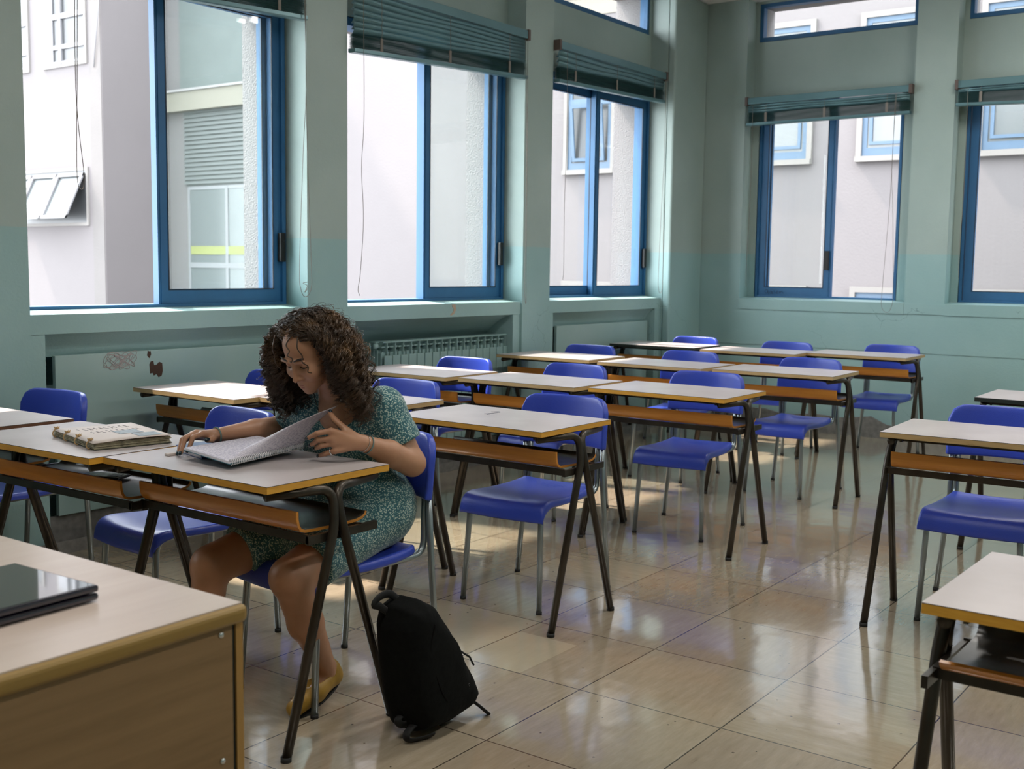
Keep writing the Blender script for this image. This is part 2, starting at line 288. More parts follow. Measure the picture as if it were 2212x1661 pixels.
def tag(o, label=None, cat=None, group=None, kind=None):
    if label: o['label'] = label
    if cat: o['category'] = cat
    if group: o['group'] = group
    if kind: o['kind'] = kind
    return o
def kids(o): return [c for c in COL.objects if c.parent == o]
def copy_tree(o, parent=None):
    c = o.copy(); COL.objects.link(c); c.parent = parent
    for ch in kids(o): copy_tree(ch, c)
    return c

# ------------------------------------------------------------------ room shell
YW, XF, ZC = 4.64, 9.10, 3.62
Lw = lambda s, d, z: (s, YW + d, z)
Fw = lambda s, d, z: (XF + d, s, z)
baysL = [(-1.25, .45), (.78, 2.44), (2.77, 4.43), (4.746, 6.485), (6.825, 8.52)]
baysF = [(2.784, 4.20), (1.06, 2.474), (-.66, .75), (-2.38, -.97)]
def wall_with_bays(name, fn, s_lo, s_hi, bays, niche):
    mb = MB(); cuts = [s_lo]
    for a, b in sorted(bays): cuts += [a, b]
    cuts.append(s_hi)
    for i in range(0, len(cuts), 2):                                     # piers
        mb.box(cuts[i], cuts[i + 1], 0, .20, 0, ZC, 0, fn); mb.box(cuts[i] - .02, cuts[i + 1] + .02, .20, .50, -4.5, 4.2, 1, fn)
    for a, b in bays:
        mb.box(a, b, .16, .20, 2.78, 3.28, 0, fn); mb.box(a, b, .20, .50, 2.78, 3.28, 1, fn)      # lintel
        mb.box(a, b, .20, .50, 3.60, 4.2, 1, fn); mb.box(a, b, .16, .20, 3.60, ZC, 0, fn)
        mb.box(a, b, .42, .50, -4.5, 1.06, 1, fn)
        # sill slab, slightly sloping, front nosing
        vs = [(s, d, z) for s in (a, b) for d, z in ((-.014 if not niche else .015, 1.009), (.22, 1.009), (.22, 1.118), (.16, 1.112), (-.014 if not niche else .015, 1.097))]
        mb.add(vs, [(0, 1, 2, 3, 4), (9, 8, 7, 6, 5)] + [(k, (k + 1) % 5 + 5 - 5, (k + 1) % 5 + 5, k + 5) for k in range(5)], 0, False, fn)
        mb.box(a, b, .22, .56, 1.03, 1.08, 1, fn)
        if niche:
            mb.box(a, a + .08, .02, .30, 0, 1.01, 0, fn); mb.box(b - .08, b, .02, .30, 0, 1.01, 0, fn)
            mb.box(a, b, .30, .42, 0, 1.03, 0, fn)
            dp, hh = (.27, .19) if 4.7 < a < 5 else (.095, .112); pr = [(.02, 1.01)] + [(.02 + dp * (1 - (1 - k / 8) ** 1.35), 1.01 - hh * (k / 8) ** 1.35) for k in range(1, 9)] + [(.30, 1.01 - hh), (.30, 1.01)]
            n = len(pr); vs = [(s, d, z) for s in (a + .08, b - .08) for d, z in pr]
            mb.add(vs, [tuple(range(n)), tuple(range(2 * n - 1, n - 1, -1))] + [(k, (k + 1) % n, (k + 1) % n + n, k + n) for k in range(n)], 0, False, fn)
        else:
            mb.box(a, b, 0, .42, 0, 1.01, 0, fn)
    if not niche:
        mb.box(s_lo, 4.20, -.012, -.0005, 1.012, 1.094, 0, fn); mb.box(s_lo, s_hi, -.006, 0, .706, 1.01, 0, fn)
    return tag(mb.build(name, [M['wall'], M['ext']]), kind='structure')
wall_with_bays('wall_left', Lw, -1.8, XF + .5, baysL, True)
wall_with_bays('wall_far', Fw, -3.2, YW, baysF, False)
tag(MB().box(8.52, XF, 4.57, YW, 0, ZC).build('wall_corner_pier', M['wall'], bevel=.015), kind='structure')
tag(MB().box(-1.95, -1.8, -3.3, YW + .5, 0, ZC).build('wall_back', M['wall']), kind='structure')
tag(MB().box(-1.8, XF + .5, -3.35, -3.2, 0, ZC).build('wall_right', M['wall']), kind='structure')
tag(MB().box(-1.95, XF + .5, -3.35, YW + .5, -.2, 0).build('floor', M['floor']), kind='structure')
tag(MB().box(-1.95, XF + .45, -3.35, YW + .45, ZC, ZC + .2).build('ceiling', M['ceil']), kind='structure')
mb = MB()
for a, b in baysL: mb.box(a + .08, b - .08, .10, .12, 0, .155, 0, Lw)
mb.box(-1.8, 8.52, -.006, 0, 0, .06, 0, Lw)
tag(mb.build('baseboard_left', M['base']), kind='structure')
mb = MB(); vs = []; nn = 60                                         # ragged paint edge on the stone skirting
for i in range(nn):
    y = 4.57 - i * (7.7 / (nn - 1)); zt = .15 + .012 * math.sin(i * 1.7) + .010 * math.sin(i * .63) - (.045 if i % 17 in (13, 14) else 0)
    vs += [(9.075, y, 0), (9.075, y, zt), (9.10, y, zt)]
fs = []
for i in range(nn - 1): fs += [(3 * i, 3 * i + 1, 3 * i + 4, 3 * i + 3), (3 * i + 1, 3 * i + 2, 3 * i + 5, 3 * i + 4)]
tag(mb.add(vs, fs).build('baseboard_far', M['base']), kind='structure')

# ------------------------------------------------------------------ windows
def frame_rect(mb, s0, s1, z0, z1, d0, d1, w, fn, wb=None, wt=None, mi=0):
    wb = w if wb is None else wb; wt = w if wt is None else wt
    mb.box(s0, s0 + w, d0, d1, z0, z1, mi, fn); mb.box(s1 - w, s1, d0, d1, z0, z1, mi, fn)
    mb.box(s0 + w, s1 - w, d0, d1, z0, z0 + wb, mi, fn); mb.box(s0 + w, s1 - w, d0, d1, z1 - wt, z1, mi, fn)
def window(name, fn, s0, s1, sashes, handles, glassm, z0=1.105, z1=2.785, d=.16):
    w = empty(name, kind='structure'); mb = MB(); frame_rect(mb, s0, s1, z0, z1, d, d + .13, .028, fn, wb=.022, wt=.05)
    mb.build('window_frame', M['blue'], w)
    for a, b, dd in sashes:
        f = MB(); frame_rect(f, a, b, z0 + .018, z1 - .04, d + dd, d + dd + .042, .062, fn, wb=.075, wt=.07)
        f.box(a + .014, a + .020, d + dd - .004, d + dd, z0 + .02, z1 - .05, 0, fn)
        o = f.build('sash', M['blue'], w)
        g = MB(); g.box(a + .058, b - .058, d + dd + .018, d + dd + .023, z0 + .088, z1 - .105, 0, fn); g.build('pane', glassm, o)
        k = MB(); frame_rect(k, a + .06, b - .06, z0 + .091, z1 - .108, d + dd - .002, d + dd + .004, .006, fn); k.build('gasket', M['dblue'], o)
    for hs, hz in handles:
        MB().box(hs - .018, hs + .018, d - .018, d + .01, hz - .08, hz + .08, 0, fn).build('latch', M['black'], w, bevel=.003)
    return w
def transom(name, fn, s0, s1):
    w = empty(name, kind='structure'); mb = MB(); frame_rect(mb, s0, s1, 3.285, 3.605, .17, .24, .035, fn); mb.build('window_frame', M['blue'], w)
    MB().box(s0 + .03, s1 - .03, .2, .204, 3.31, 3.58, 0, fn).build('pane', M['glass'], w)
ME = empty
window('window_1', Lw, 2.80, 4.42, [(3.575, 4.40, .015), (3.615, 4.375, .068)], [(4.385, 1.43)], M['hglass'])
window('window_2', Lw, 4.77, 6.475, [(5.62, 6.46, .015), (5.66, 6.435, .068)], [(6.43, 1.43)], M['hglass'])
window('window_3', Lw, 6.85, 8.515, [(7.685, 8.49, .015), (6.89, 7.76, .068)], [(8.475, 1.43)], M['glass'])
window('window_4', Fw, 2.90, 4.135, [(3.46, 4.11, .015), (3.475, 4.105, .068)], [(3.49, 1.43)], M['glass'])
window('window_5', Fw, 1.12, 2.42, [(1.74, 2.385, .015), (1.155, 1.80, .068)], [(1.77, 1.43)], M['glass'])
window('window_6', Fw, -.60, .70, [(0.02, .665, .015), (-.565, .08, .068)], [(.05, 1.43)], M['glass'])
window('window_7', Lw, .81, 2.43, [(1.57, 2.39, .015), (.84, 1.66, .068)], [(1.6, 1.43)], M['glass'])
for i, (a, b) in enumerate(baysL[1:] + baysF[:3]):
    transom('window_%d' % (8 + i), Lw if i < 4 else Fw, a + .04, b - .03)
# wall patches between jamb and frames on the far wall
mb = MB()
for a, b in ((4.13, 4.20), (2.784, 2.905), (2.415, 2.474), (1.06, 1.125), (.695, .75), (-.66, -.595)): mb.box(a, b, .16, .25, 1.10, 2.78, 0, Fw)
for a, b in baysF[:3]: mb.box(a, a + .045, .16, .25, 3.28, 3.60, 0, Fw); mb.box(b - .035, b, .16, .25, 3.28, 3.60, 0, Fw)
for a, b in baysL[1:]: mb.box(a, a + .045, .16, .25, 3.28, 3.60, 0, Lw); mb.box(b - .035, b, .16, .25, 3.28, 3.60, 0, Lw)
mb.box(-2.38, -.97, .16, .2, 1.1, 2.78, 0, Fw); mb.box(-2.38, -.97, .16, .2, 3.28, 3.6, 0, Fw)
for a, b in baysL[:1]: mb.box(a, b, .16, .2, 1.1, 2.78, 0, Lw); mb.box(a, b, .16, .2, 3.28, 3.6, 0, Lw)
tag(mb.build('wall_window_returns', M['wall']), kind='structure')

# ------------------------------------------------------------------ venetian blinds
def blind(fn, s0, s1, d, zt, bl, br, label, cords, nslat=5, brk=(0, 1)):
    """zt top of head rail; bl / br height of the bottom rail's underside at s0 / s1"""
    w = empty('venetian_blind', fn((s0 + s1) / 2, d, zt), 0, label, 'blind', 'raised blinds over the windows')
    inv = Vector(w.location)
    g = lambda s, dd, z: tuple(Vector(fn(s, dd, z)) - inv)
    MB().box(s0, s1, d - .028, d + .028, zt - .055, zt, 0, g).build('head_rail', M['blind'], w, bevel=.004)
    bz = lambda s: bl + (br - bl) * (s - s0) / (s1 - s0)
    stack = .075
    mb = MB(); z_top = zt - .065
    for i in range(nslat):
        t = (i + .5) / nslat; pts = []
        for j in range(9):
            s = s0 + .01 + (s1 - s0 - .02) * j / 8; zc = z_top * (1 - t) + (bz(s) + .03 + stack) * t + .004 * math.sin(j * 1.3 + i)
            hh = .5 * (z_top - bz(s) - .03 - stack) / nslat + .004
            for q in (-1, -.33, .33, 1): pts.append(g(s, d + q * .012 - .006 * (1 - q * q), zc - q * hh * 1.0))
        mb.grid(pts, 9, 4)
    mb.build('slats', M['blind'], w, solid=.0012)
    mb = MB()
    for i in range(14):
        pts = []
        for j in range(9):
            s = s0 + .008 + (s1 - s0 - .016) * j / 8; z = bz(s) + .03 + stack * i / 14 + .0015 * math.sin(j * 2.1 + i * .7)
            for q in (-1, 0, 1): pts.append(g(s, d + q * .025 + .002 * math.sin(i * 2.4), z + .003 * (1 - q * q)))
        mb.grid(pts, 9, 3)
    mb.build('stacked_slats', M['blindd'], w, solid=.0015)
    vs = [g(s, dd, bz(s) + zz) for s in (s0, s1) for dd, zz in ((d - .026, .006), (d - .02, 0), (d + .02, 0), (d + .026, .006), (d + .026, .024), (d - .026, .024))]
    MB().add(vs, [(0, 1, 2, 3, 4, 5), (11, 10, 9, 8, 7, 6)] + [(k, (k + 1) % 6, (k + 1) % 6 + 6, k + 6) for k in range(6)]).build('bottom_rail', M['blind'], w)
    for t in (.13, .5, .87):
        s = s0 + (s1 - s0) * t; pts = [g(s, d - .028, z_top + .01)] + [g(s + .003 * (-1) ** k, d - .03, z_top + (bz(s) + .1 - z_top) * k / 7) for k in range(1, 8)]
        MB().tube(pts, .0016, 5).box(s - .010, s + .010, d - .031, d - .026, bz(s) + .026, bz(s) + .10, 0, g).build('ladder_tape', M['cord'], w)
    for e in brk:
        s = s0 if e == 0 else s1
        MB().box(s - .012, s + .012, d - .034, d + .034, zt - .065, zt + .006, 0, g).build('bracket', M['brown'], w)
    for c in cords:
        MB().tube([g(*p) for p in spline(c, 8)], .0017, 5).build('pull_cord', M['cord'], w)
    return w
def loop_cord(s, d, zt, zb, wdt=.03, sway=.01):
    return [(s, d, zt), (s + sway, d, (zt + zb) / 2 + .3), (s - wdt * .3, d, (zt + zb) / 2 - .05), (s - wdt, d, zb + .18), (s - wdt * .8, d, zb + .04), (s, d, zb), (s + wdt * .9, d, zb + .05), (s + wdt * .9, d, zb + .2), (s + .012, d, (zt + zb) / 2 + .1), (s + .008, d, zt)]
blind(Lw, 2.82, 4.40, -.02, 2.90, 2.56, 2.645, 'teal venetian blind at the top edge of the photo, above the leftmost window', [loop_cord(4.36, -.06, 2.84, 1.16, .045), [(3.02, -.05, 2.84), (3.0, -.05, 2.2), (2.985, -.05, 1.75), (3.0, -.05, 1.66), (3.02, -.05, 1.72), (2.99, -.05, 2.1), (3.005, -.05, 2.84)], [(4.375, -.055, 1.24), (4.34, -.06, 1.235), (4.37, -.06, 1.22), (4.352, -.06, 1.185), (4.378, -.06, 1.21)]], 6)
blind(Lw, 4.76, 6.455, -.02, 2.945, 2.535, 2.62, 'teal venetian blind with seven open slats, above the second window from the left', [[(4.815, -.06, 2.88), (4.82, -.06, 2.2), (4.80, -.06, 1.9), (4.815, -.06, 1.6), (4.79, -.06, 1.3), (4.77, -.06, 1.2), (4.785, -.06, 1.16)], [(6.41, -.05, 2.88), (6.425, -.06, 2.3), (6.43, -.06, 1.6), (6.425, -.06, 1.25), (6.435, -.06, 1.12), (6.448, -.06, 1.1), (6.443, -.06, 1.3), (6.436, -.06, 2.0), (6.425, -.06, 2.88)]], 7, (1,))
blind(Lw, 6.84, 8.42, -.02, 2.945, 2.655, 2.70, 'drooping teal venetian blind above the window nearest the room corner', [loop_cord(8.38, -.06, 2.88, 1.14, .04), [(6.93, -.05, 2.88), (6.94, -.05, 2.3), (6.925, -.05, 1.8), (6.93, -.05, 1.35), (6.92, -.05, 1.25)]], 3)
blind(Fw, 2.80, 4.17, -.02, 2.79, 2.568, 2.557, 'half-lit teal blind above the far wall window with the scribbled frame', [loop_cord(2.905, -.05, 2.73, 1.02, .045), [(4.11, -.05, 2.73), (4.105, -.05, 2.0), (4.12, -.05, 1.4), (4.115, -.05, 1.2)]], 3)
blind(Fw, 1.08, 2.455, -.02, 2.79, 2.56, 2.60, 'teal venetian blind at the right edge of the photo on the far wall', [[(2.37, -.05, 2.73), (2.36, -.05, 2.0), (2.372, -.05, 1.5), (2.365, -.05, 1.3)]], 2)

blind(Lw, .82, 2.40, -.02, 2.945, 1.42, 1.42, 'added teal blind, out of view, lowered to keep sun off the left desk', [], 16)  # unseen blind, added to block sun from the leftmost desk
# ------------------------------------------------------------------ heating panels and radiator in the niches
def panel(s0, s1, z0, z1, label, vs):
    o = empty('radiator_cover', ((s0 + s1) / 2, YW + .09, 0), 0, label, 'panel'); q = o.location
    g = lambda s, d, z: (s - q.x, YW + d - q.y, z)
    MB().box(s0, s1, .075, .10, z0, z1, 0, g).build('cover_board', M['wall2'], o, bevel=.003)
    for s in vs:
        MB().lathe([(.012, 0), (.020, .004), (.022, .02), (.016, .03), (.018, .05), (.006, .055)], 14, 0, lambda x, y, z: g(s + x, .07 - z + .045, .872 + y)).build('valve', M['card'], o)
    return o
m2, nt2, b2 = new_mat('teal_board_paint'); mp2 = coords(nt2); nz2 = N(nt2, 'ShaderNodeTexNoise', Scale=2.0, Detail=7.0); L(nt2, mp2, 0, nz2, 'Vector')
rr2 = ramp(nt2, nz2, 'Fac', [(.3, (.25, .38, .37)), (.7, (.31, .435, .425))]); L(nt2, rr2, 0, b2, 'Base Color'); b2.inputs['Roughness'].default_value = .4; M['wall2'] = m2
p1 = panel(2.93, 4.34, .16, .905, 'cracked teal board with brown chipped patches under the leftmost window', [2.862]); q1 = p1.location
p3 = panel(7.04, 8.42, .16, .905, 'plain pale teal board with a white valve in the niche nearest the corner', [8.49])
def blot(pts, y, mat, name, parent=None, th=.002):
    c = Vector((sum(p[0] for p in pts) / len(pts), 0, sum(p[1] for p in pts) / len(pts))); q = Vector(parent.location) if parent else Vector()
    vs = [Vector((p[0], y, p[1])) - q for p in pts] + [Vector((p[0], y - th, p[1])) - q for p in pts]; n = len(pts)
    return MB().add(vs, [tuple(range(n)), tuple(range(2 * n - 1, n - 1, -1))] + [(k, (k + 1) % n, (k + 1) % n + n, k + n) for k in range(n)]).build(name, mat, parent)
blot([(3.437, .835), (3.445, .85), (3.46, .852), (3.465, .83), (3.48, .832), (3.495, .845), (3.512, .838), (3.515, .80), (3.508, .775), (3.49, .768), (3.478, .785), (3.462, .778), (3.455, .792), (3.44, .79)], YW + .0755, M['chip'], 'bare_patch', p1)
blot([(3.43, .905), (3.437, .9), (3.445, .902), (3.448, .885), (3.438, .866), (3.432, .872), (3.425, .88)], YW + .0755, M['chip'], 'bare_patch', p1)
blot([(5.72, 1.09), (5.755, 1.092), (5.765, 1.06), (5.745, 1.03), (5.72, 1.02), (5.70, 1.022), (5.735, 1.045), (5.74, 1.065), (5.725, 1.075)], YW + .0155, M['tanchip'], 'trim_1')
bpy.data.objects['trim_1']['kind'] = 'structure'
mb = MB(); pts = []
for k in range(150):
    a = k * .47; pts.append((3.27 + .055 * math.cos(a) * (1 + .3 * math.sin(k * .11)) + .04 * math.sin(k * .05) - q1.x, YW + .073 - q1.y, .865 + .035 * math.sin(a * 1.07) + .01 * math.sin(k * .3)))
MB().tube(pts, .0011, 4).build('chalk_scribble', M['chalk'], p1)
# cast radiator
rd = empty('radiator', (5.78, YW + .14, 0), 0, 'teal ribbed radiator in the niche under the second window', 'radiator'); q = rd.location
mb = MB(); n_s = 17; x0, x1 = 5.13, 6.43; pit = (x1 - x0) / n_s
for i in range(n_s):
    a = x0 + i * pit - q.x
    mb.box(a + .004, a + pit - .003, -.075, -.066, .17, .785, 0)            # front plate
    mb.box(a + pit / 2 - .003, a + pit / 2 + .003, -.066, .06, .15, .868, 0)   # web
    for yy in (-.045, -.015, .015, .045):
        mb.box(a + .006, a + pit - .006, yy - .004, yy + .004, .20, .80 + (yy + .06) * .35, 0)
    mb.box(a, a + pit, -.066, -.052, .862, .872, 0); mb.box(a + .002, a + pit - .002, .0, .07, .858, .868, 0)
    for yy in (-.04, 0, .04): mb.box(a + .004, a + pit - .004, yy - .010, yy + .008, .83 + .0 * yy, .84, 0)
for k in range(4): mb.box(x0 - q.x - .012 - .011 * k, x0 - q.x - .006 - .011 * k, -.06 + .02 * k, .06, .16, .80 + .02 * k, 0)
mb.build('ribbed_body', M['rad'], rd, bevel=.002, seg=1)
for xx, mt in ((x0 - .045, M['rad']), (x1 + .03, M['card'])):
    MB().lathe([(.012, 0), (.02, .004), (.022, .02), (.015, .03), (.017, .05)], 14, 0, lambda x, y, z: (xx - q.x + (z if xx > 6 else -z) * .5 + x * .3, y - .05, .845 + x)).build('valve', mt, rd)
MB().tube([(x1 + .05 - q.x, 0, .845), (x1 - .0 - q.x, 0, .845)], .012).build('pipe', M['brown'], rd)

# scribble on the sill of the far window
gf = empty('window_scribble', kind='structure'); gf.name = 'trim_2'
def G(y, z): return (9.256, y, z)
rails = [[(0, .02), (.012, .032), (.024, .022), (.014, .008), (.002, .016)], [(.02, .02), (.03, .0)], [(.035, .012), (.042, .024), (.05, .012), (.042, .006), (.036, .012)], [(.051, .024), (.053, .006), (.06, .012)], [(.046, .034), (.056, .036)],
         [(.064, .03), (.066, .01), (.078, .012)], [(.082, .014), (.092, .018), (.088, .026), (.08, .014), (.086, .006), (.096, .01)], [(.1, .006), (.104, .022), (.108, .008)], [(.108, .014), (.118, .026), (.122, .012), (.13, .01)]]
mb = MB()
for r_ in rails: mb.tube([G(4.035 - 1.35 * a, 1.135 + 1.3 * b) for a, b in spline([(p[0], p[1], 0) for p in r_], 5) and [(v.x, v.y) for v in spline([(p[0], p[1], 0) for p in r_], 5)]], .0013, 4)
mb.build('ink_line', M['ink'], gf)

# ------------------------------------------------------------------ the building across the courtyard
bd = empty('apartment_building', (14.5, 8, -4.5), 0, 'pale pinkish rendered building with blue and white windows across the courtyard', 'building')
def B(mb, a, b, c, d, e, f, mi=0): return mb.box(a - 14.5, b - 14.5, c - 8, d - 8, e + 4.5, f + 4.5, mi)
mb = MB(); B(mb, 14.5, 17, -9, 19.1, -4.5, 9); mb.build('facade_wall', M['facade'], bd)
mb = MB(); B(mb, 13.0, 17, 19.1, 30, -4.5, 11); mb.build('projecting_wing', M['facadew'], bd)
mb = MB(); B(mb, 12.985, 13.0, 19.12, 19.48, -4.5, 11); mb.build('weathered_strip', M['facade2'], bd)
mb = MB(); B(mb, 14.485, 14.5, 8.55, 11.5, 5.05, 5.35); B(mb, 14.47, 14.5, 8.55, 11.5, 5.32, 5.38); mb.build('cornice', M['cream'], bd)
def ext_window(y0, y1, z0, z1, x=14.5, fm='lightblue', gm='palewin', tilt=0, bars=(), bar_h=None, surround=True):
    """window set in the facade, surround proud of the wall"""
    w = empty('window', (x - 14.5, (y0 + y1) / 2 - 8, z0 + 4.5)); w.parent = bd; cy = (y0 + y1) / 2
    def b_(mb, d0, d1, a, b, c, d): mb.box(-d1, -d0, a - cy, b - cy, c - z0, d - z0)
    if surround:
        s = MB(); e = .07; b_(s, 0, .05, y0 - e, y0, z0, z1 + e); b_(s, 0, .05, y1, y1 + e, z0, z1 + e); b_(s, 0, .09, y0 - e, y1 + e, z0 - .07, z0); b_(s, 0, .05, y0, y1, z1, z1 + e)
        s.build('surround', M['surr'], w)
    f = MB(); t = .065
    for a, b, c, d in ((y0, y0 + t, z0 + t * 1.6, z1 - t), (y1 - t, y1, z0 + t * 1.6, z1 - t), (y0, y1, z0, z0 + t * 1.6), (y0, y1, z1 - t, z1)): b_(f, 0, .02, a, b, c, d)
    for yb in bars: b_(f, 0, .025, yb - .04, yb + .04, z0, z1)
    if bar_h: b_(f, 0, .028, y0 + .001, y1 - .001, bar_h - .05, bar_h + .05)
    elif surround:
        for a, b, c, d in ((y0 + .09, y0 + .13, z0 + .18, z1 - .1), (y1 - .13, y1 - .09, z0 + .18, z1 - .1), (y0 + .09, y1 - .09, z0 + .14, z0 + .18)): b_(f, 0, .03, a, b, c, d)
    f.build('frame', M[fm], w)
    p = MB(); b_(p, -.0, .008, y0, y1, z0, z1); p.build('pane', M[gm], w)
    if tilt:
        q = MB(); h = (bar_h - .05 if bar_h else z1 - .08) - z0 - .12
        for (a, b, c, d) in ((y0 + .1, y0 + .15, .05, h - .05), (y1 - .15, y1 - .1, .05, h - .05), (y0 + .1, y1 - .1, 0, .05), (y0 + .1, y1 - .1, h - .05, h)):
            vs = [(-(.03 + dd + tilt * zz / h), yy - cy, zz + .12) for yy in (a, b) for zz in (c, d) for dd in (0, .03)]
            q.add(vs, [(0, 1, 3, 2), (4, 6, 7, 5), (0, 4, 5, 1), (2, 3, 7, 6), (0, 2, 6, 4), (1, 5, 7, 3)])
        q.build('tilted_sash', M[fm], w)
    return w
for y1 in (9.55, 8.05, 6.55, 5.06, 3.60, 2.14, .68, -.78):
    ext_window(y1 - .76, y1, 2.81, 4.53, tilt=.10 if y1 == 9.55 else 0, bar_h=3.80 if y1 == 9.55 else None, gm='palewin' if y1 != 9.55 else 'extwin')
    ext_window(y1 - .76, y1, -.64, 1.08)
    ext_window(y1 - .76, y1, 6.26, 7.98)
# deeper facade seen through the first window: beam, shutter, glazed bay
mb = MB(); B(mb, 14.3, 14.5, 15.6, 19.08, 4.29, 4.66); mb.build('cream_beam', M['cream'], bd)
mb = MB(); B(mb, 14.26, 14.5, 15.6, 19.08, 4.655, 4.70); mb.build('beam_coping', M['ext'], bd)
mb = MB(); B(mb, 14.47, 14.5, 15.6, 18.7, 4.70, 9); mb.build('upper_wall', M['grey_ext'], bd)
mb = MB(); n_ = 17
for k in range(n_):
    za = 2.89 + k * (1.45 / n_); vs = [(-.02 - .06, 15.6 - 8, za + 4.5), (-.02 - .06, 18.57 - 8, za + 4.5), (-.02 - .015, 15.6 - 8, za + .085 + 4.5), (-.02 - .015, 18.57 - 8, za + .085 + 4.5), (-.02 - .06, 15.6 - 8, za - .006 + 4.5), (-.02 - .06, 18.57 - 8, za - .006 + 4.5)]
    mb.add(vs, [(0, 2, 3, 1), (0, 1, 5, 4)])
B(mb, 14.48, 14.5, 15.6, 18.57, 2.85, 4.4); mb.build('roller_shutter', M['shutter'], bd)
ext_window(15.7, 18.48, .70, 2.84, 14.46, 'whiteframe', 'palewin', bars=(17.32, 16.2), bar_h=1.31, surround=False)
mb = MB(); B(mb, 14.435, 14.45, 16.24, 17.28, 1.52, 1.68); B(mb, 14.435, 14.45, 17.36, 18.40, 1.52, 1.68); mb.build('yellow_band', M['yellowband'], bd)
# projecting wing windows
def wing_window(y0, y1, z0, z1, rail=None):
    w = empty('window', (13 - 14.5, (y0 + y1) / 2 - 8, z0 + 4.5)); w.parent = bd; cy = (y0 + y1) / 2
    s = MB(); e = .06
    for a, b, c, d in ((y0 - e, y0, z0 - e, z1 + e), (y1, y1 + e, z0 - e, z1 + e), (y0, y1, z0 - e, z0), (y0, y1, z1, z1 + e)): s.box(-.04, 0, a - cy, b - cy, c - z0, d - z0)
    s.build('surround', M['surr'], w)
    MB().box(-.012, 0, y0 - cy, y1 - cy, 0, z1 - z0).build('pane', M['extwin'], w)
    f = MB()
    if rail is None:
        k = 3; wd = (y1 - y0) / k; h = (z1 - z0)
        for i in range(k):
            a = y0 + i * wd - cy; b = a + wd - .03
            for (ya, yb, t0, t1) in ((a, a + .06, 0, 1), (b - .06, b, 0, 1), (a, b, 0, .07), (a, b, .93, 1)):
                vs = [(-.05 - dd - .42 * t, yy, (h - .05) - t * (h - .12)) for yy in (ya, yb) for t in (t0, t1) for dd in (0, .04)]
                f.add(vs, [(0, 1, 3, 2), (4, 6, 7, 5), (0, 4, 5, 1), (2, 3, 7, 6), (0, 2, 6, 4), (1, 5, 7, 3)])
            g = MB(); g.add([(-.06, a + .05, h - .1), (-.06, b - .05, h - .1), (-.44, b - .05, .13), (-.44, a + .05, .13)], [(0, 1, 2, 3)]); g.build('awning_pane', M['palewin'], w)
        f.build('awning_sash', M['whiteframe'], w)
    else:
        for a, b, c, d in ((y0, y1, 0, .05), (y0, y1, .85, .95), (y0, y1, .28, .36)):
            if a > 5: a -= cy; b -= cy
            f.box(-.05, 0, a, b, c, d)
        f.box(-.06, 0, .06, .14, 0, z1 - z0); f.box(-.04, 0, .36, y1 - cy, 0.001, z1 - z0)
        f.build('frame', M['whiteframe'], w)
wing_window(19.65, 22.3, 2.10, 3.10)
wing_window(19.60, 20.95, 5.16, 7.0, 1)
wing_window(21.55, 22.9, 5.16, 7.0, 1)
MB().tube([Vector(p) - Vector((14.5, 8, -4.5)) for p in ((12.96, 19.3, 5.0), (12.9, 18.9, 6.8))], .012, 6).build('cable', M['whiteframe'], bd)
tag(MB().box(9.7, 14.5, -9, 30, -4.6, -4.5).box(-10, 9.7, 5.2, 30, -4.6, -4.5).build('courtyard_ground', M['ground']), kind='structure')

# ------------------------------------------------------------------ school desk
TW, TD, TZ = .73, .47, .75
def tabletop(edge):
    mb = MB(); a, b = TD / 2, TW / 2
    mb.box(-a, a, -b, b, .730, .7482, 0)
    mb.add([(-a, -b, .7482), (a, -b, .7482), (a, b, .7482), (-a, b, .7482), (-a, -b, .75), (a, -b, .75), (a, b, .75), (-a, b, .75)], [(0, 1, 5, 4), (1, 2, 6, 5), (2, 3, 7, 6), (3, 0, 4, 7)], 1)
    mb.add([(-a, -b, .75), (a, -b, .75), (a, b, .75), (-a, b, .75)], [(0, 1, 2, 3)], 2)
    me = mb.build('tabletop', [edge, M['line'], M['lam']], recalc=False); d = me.data; COL.objects.unlink(me); bpy.data.objects.remove(me); return d
TOPS = {k: tabletop(M[v]) for k, v in dict(orange='edge', tan='edgeb', black='edged', brown='edgebr').items()}
desk0 = empty('school_desk')
o = bpy.data.objects.new('tabletop', TOPS['orange']); COL.objects.link(o); o.parent = desk0
legs = []
for sy in (-1, 1):
    for sx in (-1, 1):
        p = fillet([(sx * .20, sy * .325, .716), (sx * .055, sy * .35, .716), (sx * .016, sy * .388, .655), (sx * .022, sy * .388, .60), (sx * .207, sy * .398, .006)], [.05, .055, .03, .08], 7)
        p = fillet([(sx * .21, sy * .33, .716), (sx * .004, sy * .374, .716), (sx * .0145, sy * .391, .615), (sx * .207, sy * .400, .004)], [.062, .25], 8)
        l = MB().tube(p, .0138, 12).build('leg', M['dsteel'], desk0); legs.append(l)
        MB().lathe([(.0150, 0), (.0150, .014)], 12, 0, lambda x, y, z: (x + sx * .207, y + sy * .400, z)).build('foot_cap', M['rubber'], l)
mb = MB()
for sx in (-1, 1): mb.box(sx * .17 - .004, sx * .17 + .004, -.33, .33, .714, .730)
for sy in (-1, 1): mb.box(-.19, .19, sy * .30 - .004, sy * .30 + .004, .712, .730)
mb.build('under_frame', M['dsteel'], desk0)
